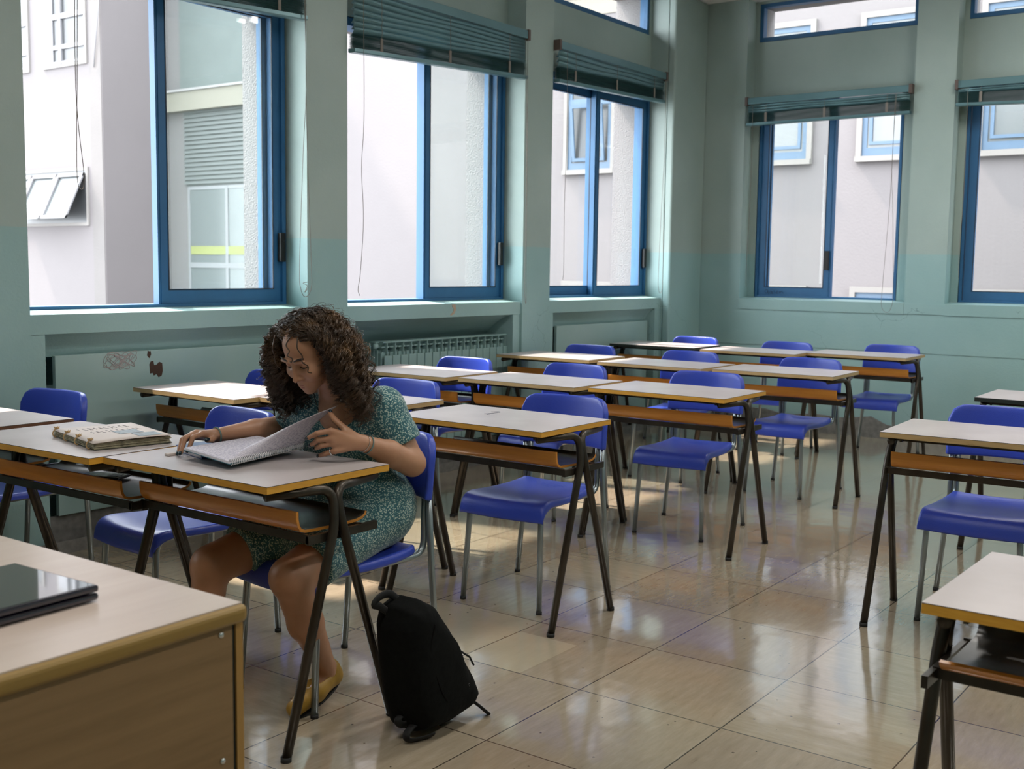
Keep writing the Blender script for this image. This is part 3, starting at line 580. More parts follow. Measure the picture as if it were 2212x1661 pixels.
def tray_mesh():
    prof = [(-.117, .662), (-.116, .64), (-.112, .622), (-.104, .610), (-.09, .604), (-.05, .602), (.05, .600), (.11, .601), (.135, .606), (.147, .614), (.150, .622)]
    mb = MB(); pr = [(p[0], p[1]) for p in prof]; th = .0042; up = []; dn = []
    for i, p in enumerate(pr):
        a = Vector(pr[max(i - 1, 0)]); b = Vector(pr[min(i + 1, len(pr) - 1)]); t = (b - a).normalized(); n = Vector((-t.y, t.x))
        up.append(Vector(p) + n * th); dn.append(Vector(p) - n * th)
    n = len(pr); ys = (-.352, .352)
    for side, mi in ((up, 1), (dn, 0)):
        vs = [(q.x, y, q.y) for y in ys for q in side]; fs = [(k, k + 1, k + 1 + n, k + n) for k in range(n - 1)]
        if side is dn: fs = [f[::-1] for f in fs]
        mb.add(vs, fs, mi, True)
    for y in ys:
        for k in range(n - 1):
            vs = [(up[k].x, y, up[k].y), (up[k + 1].x, y, up[k + 1].y), (dn[k + 1].x, y, dn[k + 1].y), (dn[k].x, y, dn[k].y)]; mb.add(vs, [(0, 1, 2, 3) if y > 0 else (3, 2, 1, 0)], 0)
    for k in (0, n - 1):
        vs = [(up[k].x, ys[0], up[k].y), (up[k].x, ys[1], up[k].y), (dn[k].x, ys[1], dn[k].y), (dn[k].x, ys[0], dn[k].y)]; mb.add(vs, [(0, 1, 2, 3)], 0)
    return mb
tray = tray_mesh().build('book_shelf', [M['tray'], M['trayin']], desk0, recalc=False)
mb = MB()
mb.box(-.10, -.092, -.375, .375, .574, .598); mb.box(.105, .113, -.375, .375, .574, .596)
for sy in (-1, 1): mb.box(-.10, .17, sy * .372 - .006, sy * .372 + .006, .570, .594)
mb.build('shelf_support', M['dsteel'], desk0)
DESK_GROUP = 'school desks in rows'
desks = {
 'G': (2.226, 2.601, -.5, 'orange', 'orange-edged school desk at which the girl reads, notebook on top'),
 'L1': (2.179, 3.346, 1.2, 'orange', 'orange-edged school desk carrying the tied folder, left of the girl\'s desk'),
 'L0': (2.19, 4.155, 0, 'brown', 'dark-edged school desk cut by the left edge, its top behind the folder'),
 '2a': (3.455, 4.184, -1.1, 'tan', 'sunlit school desk left of the girl\'s head under the leftmost window'),
 '2b': (3.59, 3.52, .5, 'tan', 'school desk half hidden behind the girl, its right corner by her shoulder'),
 '2c': (3.53, 2.626, -.4, 'orange', 'large orange-edged desk directly right of the girl, an ink squiggle on its top'),
 '3a': (4.844, 4.162, .5, 'tan', 'worn school desk in front of the ribbed radiator, right of the girl\'s hair'),
 '3b': (4.888, 3.374, .3, 'tan', 'desk just behind the large desk right of the girl, middle of its row'),
 '3c': (4.945, 2.596, .1, 'orange', 'orange-edged desk at the aisle, middle one of the three rows right of the girl'),
 '4a': (6.361, 4.225, 1.0, 'tan', 'school desk against the plain pale board beside the radiator\'s pier'),
 '4b': (6.311, 3.394, -.5, 'tan', 'middle school desk of the second-farthest row, right end over an orange shelf'),
 '4c': (6.374, 2.628, 1.8, 'tan', 'aisle desk of the second-farthest row, white scratches on its front edge'),
 '5a': (7.918, 4.276, 1.3, 'black', 'black-edged school desk in the far corner under the last window'),
 '5b': (7.849, 3.452, 1.7, 'tan', 'middle school desk of the farthest row, next to the black-edged one'),
 '5c': (8.101, 2.745, .8, 'tan', 'aisle desk of the farthest row, nearest the far wall'),
 'S1': (4.387, .976, 2.4, 'tan', 'school desk across the aisle with a blue chair tucked in, right edge of the photo'),
 'S0': (2.247, .192, 179, 'orange', 'blurred close school desk in the bottom right corner'),
 'S2': (5.859, 1.004, .5, 'black', 'black-edged desk top at the right edge, behind the aisle chair'),
}
first = True
for k, (x, y, a, ed, lab) in desks.items():
    d = desk0 if first else copy_tree(desk0); first = False
    d.location = (x, y, 0); d.rotation_euler = (0, 0, R(a)); tag(d, lab, 'desk', DESK_GROUP)
    for c in kids(d):
        if c.name.startswith('tabletop'): c.data = TOPS[ed]
rust_legs = {'3b', '4b'}
# ink marks on the desk right of the girl
dk = [o for o in COL.objects if o.get('label') == desks['2c'][4]][0]
MB().tube([(v.x, v.y, .7504) for v in spline([(.10, .12, 0), (.125, .10, 0), (.11, .085, 0), (.06, .09, 0), (.03, .10, 0), (.05, .085, 0), (.02, .08, 0)], 5)], .0009, 4).build('ink_squiggle', M['ink'], dk)

# ------------------------------------------------------------------ chair (faces -x, origin between the feet)
chair0 = empty('school_chair')
def seat_mesh():
    prof = [(.195, .444), (.18, .437), (.10, .430), (0, .428), (-.10, .432), (-.165, .438), (-.20, .436), (-.222, .424), (-.234, .404), (-.238, .378), (-.239, .358)]
    ws = [.168, .172, .182, .187, .190, .192, .192, .193, .193, .194, .194]
    cols = [(-1, -1), (-1, -.5), (-.985, -.12), (-.95, 0), (-.8, 0), (-.5, 0), (-.2, 0), (0, 0), (.2, 0), (.5, 0), (.8, 0), (.95, 0), (.985, -.12), (1, -.5), (1, -1)]
    pts = []
    for i, ((x, z), w) in enumerate(zip(prof, ws)):
        skirt = .026 + (.012 if i > 5 else 0)
        if i > 8: skirt = .004
        for c, dn in cols:
            dish = -.006 * (1 - (c) ** 2) if i < 7 else -.010 * (1 - c * c) * (1 if i > 8 else .3) * -1
            xx = x - (.012 * (1 - c * c) if i > 5 else 0)
            pts.append((xx, c * w, z + dn * skirt + (dish if dn == 0 else 0) - (.012 * (1 - c * c) if i == 10 else 0)))
    mb = MB().grid(pts, len(prof), len(cols)); return mb
s_ = seat_mesh().build('seat', M['plastic'], chair0, solid=.006); 
md = s_.modifiers.new('sub', 'SUBSURF'); md.levels = 1; md.render_levels = 1
mb = MB()
for k in range(5):
    xr = .165 - .014 * k; zp = .430 + .007 * max(0, (xr - .10) / .08)
    mb.tube([(xr, y_, zp - .006 * (1 - (y_ / .175) ** 2) + .0034) for y_ in np.linspace(-.085 + .01 * k, .085 - .012 * k, 9)], .0011, 5)
mb.build('seat_ribs', M['plastic'], s_)
def back_mesh():
    hw, zb, zt, r = .208, .588, .796, .062; cols = 26; rows = 9; pts = []
    for i in range(cols):
        y = -hw + 2 * hw * i / (cols - 1); ay = abs(y)
        top = zt if ay < hw - r else zt - r + math.sqrt(max(0, r * r - (ay - (hw - r)) ** 2))
        if ay > hw - 1e-6: top = zt - r
        for j in range(rows):
            t = j / (rows - 1); z = zb + (top - zb) * t
            x = .272 - .055 * (ay / hw) ** 2.2 + .022 * (z - zb) / .2
            pts.append((x, y, z))
    return MB().grid(pts, cols, rows)
bk = back_mesh().build('backrest', M['plastic'], chair0, solid=.026); md = bk.modifiers.new('bev', 'BEVEL'); md.width = .008; md.segments = 3; md.limit_method = 'ANGLE'; md.angle_limit = R(45)
for sy in (-1, 1):
    y1 = sy * .165
    p = fillet([(.246, y1, .66), (.240, y1, .52), (.240, y1, .405), (-.205, y1, .408), (-.232, sy * .18, .004)], [.05, .055, .05], 8)
    MB().tube(p, .0112, 12).build('side_tube', M['steel'], chair0)
    p = fillet([(.234, sy * .187, .65), (.246, sy * .190, .42), (.243, sy * .225, .004)], [.12], 6)
    l = MB().tube(p, .0112, 12).build('leg', M['steel'], chair0)
    for q_ in ((-.232, sy * .18), (.243, sy * .225)): MB().lathe([(.0122, 0), (.0122, .012)], 12, 0, lambda x, y, z: (x + q_[0], y + q_[1], z)).build('foot_cap', M['rubber'], l)
MB().tube([(.20, -.165, .405), (.20, .165, .405)], .009, 8).build('cross_bar', M['steel'], chair0)
CH_GROUP = 'blue plastic school chairs behind the desks'
chairs = [
 (2.515, 2.522, -4, 'blue chair the girl is sitting on, its backrest behind her elbow'),
 (2.53, 3.29, -6, 'blue chair behind the girl\'s forearm, its seat under the folder desk'),
 (2.43, 4.30, 4, 'blue chair at the left edge, its backrest against the cracked board'),
 (3.66, 4.33, 0, 'blue chair whose backrest corner shows left of the girl\'s curls'),
 (3.79, 3.555, 2, 'blue chair whose backrest shows just behind the girl\'s shoulder'),
 (3.735, 2.605, 3, 'blue chair fully seen under the large desk right of the girl'),
 (5.03, 4.19, 0, 'blue chair with sunlit backrest right in front of the ribbed radiator'),
 (5.115, 3.455, 1, 'blue chair behind the middle desk of the radiator row'),
 (5.19, 2.655, 5, 'blue chair with whole seat in view at the aisle, middle row'),
 (6.55, 4.26, 1, 'blue chair whose backrest shows against the plain pale board'),
 (6.53, 3.455, 2, 'blue chair behind the middle desk of the second-farthest row'),
 (6.535, 2.645, -3, 'blue chair with seat over the sunlit floor, second-farthest row at the aisle'),
 (8.05, 4.20, 0, 'blue chair in the far corner behind the black-edged desk'),
 (8.00, 3.39, 1, 'blue chair against the far wall, middle one of three there'),
 (8.26, 2.67, 1, 'blue chair against the far wall, the one nearest the aisle'),
 (4.60, 1.055, 2, 'blue chair across the aisle, its seat in view at the right edge'),
 (6.10, 1.00, 2, 'blue chair at the right edge, behind the other aisle chair'),
]
first = True
for x, y, a, lab in chairs:
    c = chair0 if first else copy_tree(chair0); first = False
    c.location = (x, y, 0); c.rotation_euler = (0, 0, R(a)); tag(c, lab, 'chair', CH_GROUP)

# ------------------------------------------------------------------ teacher's desk and laptop
td = empty('teacher_desk', (.80, 2.2, 0), 0, 'pale-topped teacher\'s desk with ochre edge in the bottom left corner', 'desk')
def T(mb, a, b, c, d, e, f): return mb.box(a - .8, b - .8, c - 2.2, d - 2.2, e, f)
T(MB(), .40, 1.205, 1.42, 3.0, .776, .78).build('tabletop', M['tdtop'], td)
mb = MB(); pts = [(.393, 1.413), (1.212, 1.413), (1.212, 3.007), (.393, 3.007)]
T(mb, .392, 1.214, 1.411, 3.009, .746, .778); mb.build('edge_band', M['tdedge'], td, bevel=.012, seg=4)
T(MB(), .45, 1.191, 1.428, 1.446, .0, .746).build('end_panel', M['tdpanel'], td)
T(MB(), .45, 1.191, 2.97, 2.99, .0, .746).build('end_panel', M['tdpanel'], td)
T(MB(), 1.193, 1.1985, 1.432, 2.99, .03, .744).build('dark_groove', M['edged'], td)
T(MB(), 1.199, 1.2135, 1.428, 2.992, .03, .746).build('front_panel', M['tdpost'], td)
for zz in (.732, .519):
    MB().lathe([(.0052, 0), (.0052, .0015), (.003, .0028)], 14, 0, lambda x, y, z: (1.168 - .8 + x, 1.428 - 2.2 - z, zz + y)).build('screw', M['silver'], td)
lp = empty('laptop', (.89, 1.715, .78), R(2), 'closed glossy black laptop on the teacher\'s desk', 'laptop')
MB().box(-.17, .17, -.118, .118, .003, .0145).build('base', M['lapbody'], lp, bevel=.005, seg=3)
MB().box(-.17, .17, -.118, .118, .0165, .0275).build('lid', M['lapbody'], lp, bevel=.004, seg=3)
MB().box(-.163, .163, -.111, .111, .0270, .0280).build('lid_face', M['laplid'], lp)

# ------------------------------------------------------------------ things on and under the desks
def patch(P, nu=2, nv=2, mb=None, mi=0):
    """bilinear patch P00,P10,P01,P11"""
    a, b, c, d = [Vector(p) for p in P]; pts = []
    for i in range(nu):
        for j in range(nv):
            u, v = i / (nu - 1), j / (nv - 1); pts.append(a * (1 - u) * (1 - v) + b * u * (1 - v) + c * (1 - u) * v + d * u * v)
    return pts
def slab(P, th, mb=None, mi=0, off=0):
    mb = mb or MB(); a = [Vector(p) + Vector((0, 0, off)) for p in (P[0], P[1], P[3], P[2])]; t = Vector((0, 0, th))
    mb.add(a + [p + t for p in a], [(0, 3, 2, 1), (4, 5, 6, 7), (0, 1, 5, 4), (1, 2, 6, 5), (2, 3, 7, 6), (3, 0, 4, 7)], mi); return mb
# blue paperback under the notebook
bk_ = empty('paperback_book', (2.30, 2.72, .75), 0, 'blue paperback with white pages lying under the open notebook', 'book')
bp = [Vector(p) - Vector((2.30, 2.72, 0)) for p in ((2.150, 2.700, 0), (2.40, 2.735, 0), (2.155, 2.885, 0), (2.38, 2.90, 0))]
bp = [Vector((-.146, -.008, 0)), Vector((.115, -.032, 0)), Vector((-.098, .175, 0)), Vector((.14, .155, 0))]
slab(bp, .002).build('cover', M['navy'], bk_); slab(bp, .002, off=.018).build('cover', M['navy'], bk_)
ip = [p * .985 for p in bp]; slab(ip, .0158, off=.0021).build('page_block', M['paper'], bk_)
sp_ = [bp[0] + Vector((0, -.003, 0)), bp[1] + Vector((0, -.003, 0)), bp[0] + Vector((0, .002, 0)), bp[1] + Vector((0, .002, 0))]
slab(sp_, .018, off=.001).build('spine', M['navy'], bk_)
# spiral notebook
nb = empty('spiral_notebook', (2.24, 2.63, .77), 0, 'open spiral notebook with handwritten pages, one page lifted by the girl', 'notebook')
O_ = Vector((2.24, 2.63, .77)); NP = [Vector(p) - O_ for p in ((2.085, 2.505, .768), (2.420, 2.556, .773), (2.105, 2.732, .782), (2.405, 2.752, .782))]
slab(NP, .0016, off=-.0016 + .001).build('back_cover', M['teal_cov'], nb)
slab([p * .992 for p in NP], .006, off=.0012).build('page_block', M['paper'], nb)
def uvgrid(name, pts, nu, nv, mat, parent):
    o = MB().grid(pts, nu, nv).build(name, mat, parent, recalc=False); me = o.data; uv = me.uv_layers.new(name='UVMap')
    for lp_ in me.loops:
        i, j = divmod(lp_.vertex_index, nv); uv.data[lp_.index].uv = (i / (nu - 1), j / (nv - 1))
    return o
uvgrid('written_page', [p + Vector((0, 0, .0080)) for p in patch([q_ * .985 for q_ in NP], 4, 4)], 4, 4, M['page'], nb)
nu, nv = 22, 14; pts = []
for i in range(nu):
    u = i / (nu - 1); S = NP[0].lerp(NP[1], u) + Vector((0, 0, .009))
    E0, E1, E2 = Vector((2.262, 2.578, .806)) - O_, Vector((2.300, 2.462, .868)) - O_, Vector((2.413, 2.40, .915)) - O_
    E_ = E0 * (1 - u) ** 2 + (E1 * 2 - E0 * .5 - E2 * .5) * 2 * u * (1 - u) * 1.0 + E2 * u * u
    for j in range(nv):
        v = j / (nv - 1); bul = math.sin(v * math.pi)
        pts.append(S.lerp(E_, v) + Vector((-.006 * bul, .018 * bul * u, .006 * bul * (1 - u))))
lift = uvgrid('lifted_page', pts, nu, nv, M['page'], nb); md = lift.modifiers.new('s', 'SOLIDIFY'); md.thickness = .0004
mb = MB(); nring = 44
for k in range(nring):
    c = NP[0].lerp(NP[1], (k + .5) / nring * .98 + .01) + Vector((0, 0, .0045)); dn = (NP[2] - NP[0]).normalized()
    mb.tube([c + dn * (.0075 * math.cos(t)) + Vector((0, 0, .0085 * math.sin(t))) + (NP[1] - NP[0]).normalized() * (.0006 * t) for t in [2 * math.pi * q_ / 10 for q_ in range(10)]], .0013, 5)
mb.build('spiral_wire', M['wire'], nb)
# small eraser / crumpled paper near right hand
tag(MB().box(2.125, 2.16, 2.83, 2.85, .75, .758).build('eraser', M['card'], bevel=.002), 'small whitish eraser on the desk by the girl\'s fingertips', 'eraser')
# tied folder on left desk
fo = empty('tied_folder', (2.17, 3.2, .75), 0, 'old pale folder tied with raffia knots lying on the desk left of the girl', 'folder'); FO = Vector((2.17, 3.2, .75))
FP = [Vector(p) - FO for p in ((2.04, 3.085, .752), (2.295, 3.035, .752), (2.13, 3.455, .752), (2.40, 3.40, .752))]
slab(FP, .0018).build('back_cover', M['darkcard'], fo)
mb = MB()
for k in range(9):
    z = .0022 + k * .0021; j = [Vector((random.uniform(-.004, .004), random.uniform(-.003, .003), 0)) for _ in range(4)]
    slab([p * .97 + j[i] for i, p in enumerate(FP)], .0016, mb, 0, z)
mb.build('page_block', M['oldpaper'], fo)
tpv = [Vector((p.x * 1.0, p.y * 1.0, p.z)) for p in FP]; nu, nv = 8, 8; top = []
for i in range(nu):
    for j in range(nv):
        u, v = i / (nu - 1), j / (nv - 1); p = tpv[0] * (1 - u) * (1 - v) + tpv[1] * u * (1 - v) + tpv[2] * (1 - u) * v + tpv[3] * u * v
        top.append((p.x - .004, p.y - .003, .0235 + .004 * u * (1 - v) + .003 * math.sin(u * 3) * (1 - v)))
MB().grid(top, nu, nv).build('front_cover', M['card'], fo, solid=.0018)
for a, b, c, d in ((.50, .80, .30, .52), (.62, .92, .06, .27)):
    pp = []
    for u in (a, b):
        for v in (c, d): p = tpv[0] * (1 - u) * (1 - v) + tpv[1] * u * (1 - v) + tpv[2] * (1 - u) * v + tpv[3] * u * v; pp.append((p.x - .004, p.y - .003, .0252 + .004 * u * (1 - v) + .003 * math.sin(u * 3) * (1 - v)))
    MB().add(pp, [(0, 1, 3, 2)]).build('photo_print', M['photo'], fo, solid=.0006)
mb = MB(); letters = 'ILSETARMIASTUVIRKESI'                         # faint block capitals
for row in range(2):
    for k in range(10):
        u0 = .22 + .05 * row + k * .065; v0 = .72 - row * .22; 
        def FPt(u, v): p = tpv[0] * (1 - u) * (1 - v) + tpv[1] * u * (1 - v) + tpv[2] * (1 - u) * v + tpv[3] * u * v; return (p.x - .004, p.y - .003, .0248 + .004 * u * (1 - v) + .003 * math.sin(u * 3) * (1 - v))
        h = .11; w_ = .028; sh = [[(0, 0), (0, 1)], [(0, 1), (0, 0), (1, 0)], [(1, 1), (0, .8), (1, .3), (0, 0)], [(1, 1), (0, 1), (0, 0), (1, 0)], [(0, 1), (1, 1), (.5, 1), (.5, 0)], [(0, 0), (.5, 1), (1, 0)], [(0, 0), (0, 1), (1, .8), (0, .5), (1, 0)]][(k * 3 + row * 2) % 7]
        mb.tube([FPt(u0 + w_ * a, v0 + h * b * (1 if row == 0 else .9)) for a, b in sh], .0007, 4)
mb.build('pencil_lettering', M['pencil'], fo)
for k in range(4):
    v = .10 + k * .27; base = tpv[0].lerp(tpv[2], v); mb = MB(); x, y = base.x - .002, base.y
    mb.tube(spline([(x + .012, y, .029), (x - .002, y, .026), (x - .008, y + .002, .014), (x - .004, y, .004), (x + .006, y, .002)], 5), .0022, 6)
    for q_ in range(9):
        a = q_ * .7; mb.tube([(x + .006, y, .028), (x + .006 + .010 * math.cos(a), y + .008 * math.sin(a), .030 + .006 * abs(math.sin(a * 2)))], [.0022, .0012], 5)
    mb.tube([(x + .004, y - .004, .030), (x + .010, y + .003, .032), (x + .002, y + .005, .030)], .003, 6)
    mb.build('raffia_tie', M['raffia'], fo)
# phone on the shelf under the folder desk
ph = empty('mobile_phone', (2.235, 3.325, .611), R(-68), 'dark mobile phone lying on the shelf under the folder desk', 'phone')
MB().box(-.078, .078, -.038, .038, 0, .009).build('body', M['black'], ph, bevel=.004, seg=3)
MB().box(-.074, .074, -.034, .034, .009, .0098).build('back_glass', M['phoneb'], ph)
MB().box(.030, .068, -.026, .012, .0098, .0112).build('camera_bump', M['black'], ph, bevel=.0005)
# backpack, straps, shapes come after the SDF helper

# ------------------------------------------------------------------ distance-field modelling for soft bodies
class Field:
    def __init__(s, lo, hi, h):
        s.lo = np.array(lo, float); s.h = h; s.n = np.ceil((np.array(hi) - s.lo) / h).astype(int) + 1
        s.f = np.full(tuple(s.n), 1.0, np.float32); s.ax = [(s.lo[i] + h * np.arange(s.n[i])).astype(np.float32) for i in range(3)]
    def apply(s, lo, hi, fn, k=.01, sub=False):
        i0 = [max(0, int((lo[i] - s.lo[i]) / s.h) - 1) for i in range(3)]; i1 = [min(int(s.n[i]), int((hi[i] - s.lo[i]) / s.h) + 2) for i in range(3)]
        if any(a >= b for a, b in zip(i0, i1)): return
        sl = tuple(slice(a, b) for a, b in zip(i0, i1)); X = s.ax[0][sl[0]][:, None, None]; Y = s.ax[1][sl[1]][None, :, None]; Z = s.ax[2][sl[2]][None, None, :]
        d = fn(X, Y, Z).astype(np.float32); a = s.f[sl]
        if sub: b = -d; h = np.clip(.5 - .5 * (b - a) / k, 0, 1); s.f[sl] = b * (1 - h) + a * h + k * h * (1 - h); s.f[sl] = np.maximum(a, b) if k < 1e-5 else -(_smin(-a, -b, k))
        else: s.f[sl] = _smin(a, d, k)
    def cone(s, a, b, r1, r2, k=.01, sub=False):
        a = np.array(a, np.float32); b = np.array(b, np.float32); m = max(r1, r2) + k + .012; ba = b - a; bb = float(ba @ ba) + 1e-12
        def fn(X, Y, Z):
            px, py, pz = X - a[0], Y - a[1], Z - a[2]; t = np.clip((px * ba[0] + py * ba[1] + pz * ba[2]) / bb, 0, 1)
            return np.sqrt((px - t * ba[0]) ** 2 + (py - t * ba[1]) ** 2 + (pz - t * ba[2]) ** 2) - (r1 + (r2 - r1) * t)
        s.apply(np.minimum(a, b) - m, np.maximum(a, b) + m, fn, k, sub)
    def ell(s, c, r, k=.01, M3=None, sub=False):
        c = np.array(c, np.float32); r = np.array(r, np.float32); m = float(max(r)) + k + .012; A = np.eye(3, dtype=np.float32) if M3 is None else np.array(M3, np.float32)
        def fn(X, Y, Z):
            px, py, pz = X - c[0], Y - c[1], Z - c[2]; q = [(A[i, 0] * px + A[i, 1] * py + A[i, 2] * pz) for i in range(3)]
            k0 = np.sqrt(sum((q[i] / r[i]) ** 2 for i in range(3))); k1 = np.sqrt(sum((q[i] / r[i] ** 2) ** 2 for i in range(3))) + 1e-6
            return k0 * (k0 - 1) / k1
        s.apply(c - m, c + m, fn, k, sub)
    def mesh(s, name, mat, parent=None, smooth=1, cull=None):
        f = s.f; neg = f < 0; n = np.array(f.shape) - 1
        cnt = np.zeros(tuple(n), np.int8)
        for dx in (0, 1):
            for dy in (0, 1):
                for dz in (0, 1): cnt += neg[dx:dx + n[0], dy:dy + n[1], dz:dz + n[2]]
        act = np.argwhere((cnt > 0) & (cnt < 8)); idx = np.full(tuple(n), -1, np.int32); idx[tuple(act.T)] = np.arange(len(act))
        off = np.array([(a, b, c) for a in (0, 1) for b in (0, 1) for c in (0, 1)]); val = np.stack([f[tuple((act + o).T)] for o in off], 1)
        acc = np.zeros((len(act), 3)); num = np.zeros(len(act))
        for i in range(8):
            for j in range(i + 1, 8):
                if np.abs(off[i] - off[j]).sum() == 1:
                    a, b = val[:, i], val[:, j]; mk = (a < 0) != (b < 0); t = np.where(mk, a / np.where(mk, a - b, 1), 0)
                    acc += mk[:, None] * (off[i] + t[:, None] * (off[j] - off[i])); num += mk
        V = s.lo + s.h * (act + acc / num[:, None]); F_ = []
        for ax in range(3):
            o1, o2 = [(1, 2), (2, 0), (0, 1)][ax]; sl0 = [slice(None)] * 3; sl1 = [slice(None)] * 3; sl0[ax] = slice(0, -1); sl1[ax] = slice(1, None)
            A_, B_ = neg[tuple(sl0)], neg[tuple(sl1)]; e = np.argwhere(A_ != B_); e = e[(e[:, o1] > 0) & (e[:, o2] > 0) & (e[:, o1] < n[o1]) & (e[:, o2] < n[o2])]
            u1 = np.zeros(3, int); u1[o1] = 1; u2 = np.zeros(3, int); u2[o2] = 1
            q = np.stack([idx[tuple((e - u1 - u2).T)], idx[tuple((e - u2).T)], idx[tuple(e.T)], idx[tuple((e - u1).T)]], 1)
            fl = ~A_[tuple(e.T)]; q[fl] = q[fl][:, ::-1]; F_.append(q)
        Fc = np.concatenate(F_); Fc = Fc[(Fc >= 0).all(1)]
        for _ in range(smooth):                                           # light Laplacian
            S = np.zeros_like(V); c = np.zeros(len(V))
            for a, b in ((0, 1), (1, 2), (2, 3), (3, 0)):
                np.add.at(S, Fc[:, a], V[Fc[:, b]]); np.add.at(S, Fc[:, b], V[Fc[:, a]]); np.add.at(c, Fc[:, a], 1); np.add.at(c, Fc[:, b], 1)
            V = V * .45 + .55 * S / np.maximum(c, 1)[:, None]
        if cull is not None:
            keep = ~cull(V[Fc].mean(1)); Fc = Fc[keep]; used = np.unique(Fc); mp_ = np.full(len(V), -1); mp_[used] = np.arange(len(used)); V = V[used]; Fc = mp_[Fc]
        loc = Vector(parent.location) if parent else Vector()
        V = V - np.array(loc)
        me = bpy.data.meshes.new(name); me.vertices.add(len(V)); me.vertices.foreach_set('co', V.ravel().astype(np.float32)); me.loops.add(len(Fc) * 4); me.loops.foreach_set('vertex_index', Fc.ravel().astype(np.int32))
        me.polygons.add(len(Fc)); me.polygons.foreach_set('loop_start', np.arange(0, len(Fc) * 4, 4, dtype=np.int32)); me.polygons.foreach_set('loop_total', np.full(len(Fc), 4, np.int32)); me.polygons.foreach_set('use_smooth', np.ones(len(Fc), bool))
        me.update(calc_edges=True); me.validate(); me.materials.append(mat); o = bpy.data.objects.new(name, me); COL.objects.link(o)
        if parent: o.parent = parent
        return o
def _smin(a, b, k):
    h = np.clip(.5 + .5 * (b - a) / k, 0, 1); return b * (1 - h) + a * h - k * h * (1 - h)

# ------------------------------------------------------------------ backpack
def poly_sdf(P):
    P = np.array(P, np.float32)
    def fn(x, z):
        d = np.full(np.broadcast(x, z).shape, 1e9, np.float32); s = np.ones_like(d); n = len(P)
        for i in range(n):
            j = (i - 1) % n; e = P[j] - P[i]; wx, wz = x - P[i, 0], z - P[i, 1]; t = np.clip((wx * e[0] + wz * e[1]) / (e @ e), 0, 1)
            d = np.minimum(d, (wx - e[0] * t) ** 2 + (wz - e[1] * t) ** 2)
            c1 = z >= P[i, 1]; c2 = z < P[j, 1]; c3 = e[0] * wz > e[1] * wx; fl = (c1 & c2 & c3) | (~c1 & ~c2 & ~c3); s = np.where(fl, -s, s)
        return s * np.sqrt(d)
    return fn
bp_ = empty('backpack', (2.44, 2.05, 0), 0, 'black backpack leaning on the leg of the girl\'s desk', 'backpack')
fb = Field((2.15, 1.84, -.02), (2.78, 2.22, .50), .005)
main = poly_sdf([(2.345, .04), (2.318, .12), (2.300, .22), (2.290, .33), (2.305, .375), (2.345, .388), (2.395, .360), (2.44, .30), (2.49, .215), (2.54, .125), (2.565, .075), (2.545, .045), (2.45, .03)])
def packfn(hy, cy, rr, tf):
    def fn(X, Y, Z):
        d2 = tf(X, Z) ; dy = np.abs(Y - cy) - hy; a = np.maximum(d2 + rr, 0); b = np.maximum(dy + rr, 0); return np.sqrt(a * a + b * b) + np.minimum(np.maximum(d2 + rr, dy + rr), 0) - rr - .018
    return fn
fb.apply((2.1, 1.8, -.05), (2.8, 2.3, .6), packfn(.070, 2.06, .045, main), .02)
pocket = poly_sdf([(2.42, .06), (2.44, .20), (2.465, .255), (2.51, .19), (2.56, .12), (2.585, .07), (2.565, .045), (2.46, .035)])
fb.apply((2.1, 1.8, -.05), (2.8, 2.3, .6), packfn(.055, 2.045, .04, pocket), .012)
fb.ell((2.40, 1.985, .17), (.09, .02, .12), .03)
fb.apply((2.1, 1.8, -.05), (2.8, 2.3, .02), lambda X, Y, Z: (Z - .004) + 0 * X + 0 * Y, .004, True)
fb.mesh('pack_body', M['pack'], bp_, 2)
def lp_(p): return Vector(p) - Vector((2.44, 2.05, 0))
MB().tube([lp_(p) for p in spline([(2.335, 2.085, .392), (2.305, 2.09, .418), (2.265, 2.09, .420), (2.238, 2.09, .404), (2.262, 2.09, .392), (2.290, 2.085, .370)], 6)], .011, 8, flat=(0, 1, 0)).build('haul_loop', M['packs'], bp_)
MB().tube([lp_(p) for p in spline([(2.36, 2.02, .05), (2.32, 2.02, .045), (2.297, 2.02, .03), (2.30, 2.015, .014), (2.34, 2.0, .010), (2.375, 1.985, .014)], 6)], .013, 8, flat=(0, 0, 1)).build('lower_strap', M['packs'], bp_)
MB().tube([lp_(p) for p in spline([(2.34, 2.06, .075), (2.305, 2.06, .06), (2.312, 2.05, .045), (2.34, 2.04, .05)], 6)], .012, 8, flat=(0, 0, 1)).build('strap_buckle', M['packs'], bp_)
MB().tube([lp_(p) for p in ((2.555, 2.015, .065), (2.585, 1.985, .03), (2.60, 1.96, .006))], .017, 8, flat=(.5, 0, 1)).build('lower_strap', M['packs'], bp_)
MB().tube([lp_(p) for p in ((2.512, 2.0, .215), (2.535, 1.985, .195), (2.548, 1.98, .168))], .003, 6).build('zip_pull', M['packs'], bp_)
MB().tube([lp_(p) for p in spline([(2.36, 1.972, .34), (2.34, 1.970, .26), (2.38, 1.962, .14), (2.45, 1.972, .06)], 8)], .003, 6).build('zip', M['packz'], bp_)
mb = MB()
for k in range(3): mb.tube([lp_((2.475, 1.966, .122 - .007 * k)), lp_((2.515, 1.970, .124 - .007 * k))], .0009, 5)
mb.build('printed_mark', M['reflect'], bp_)

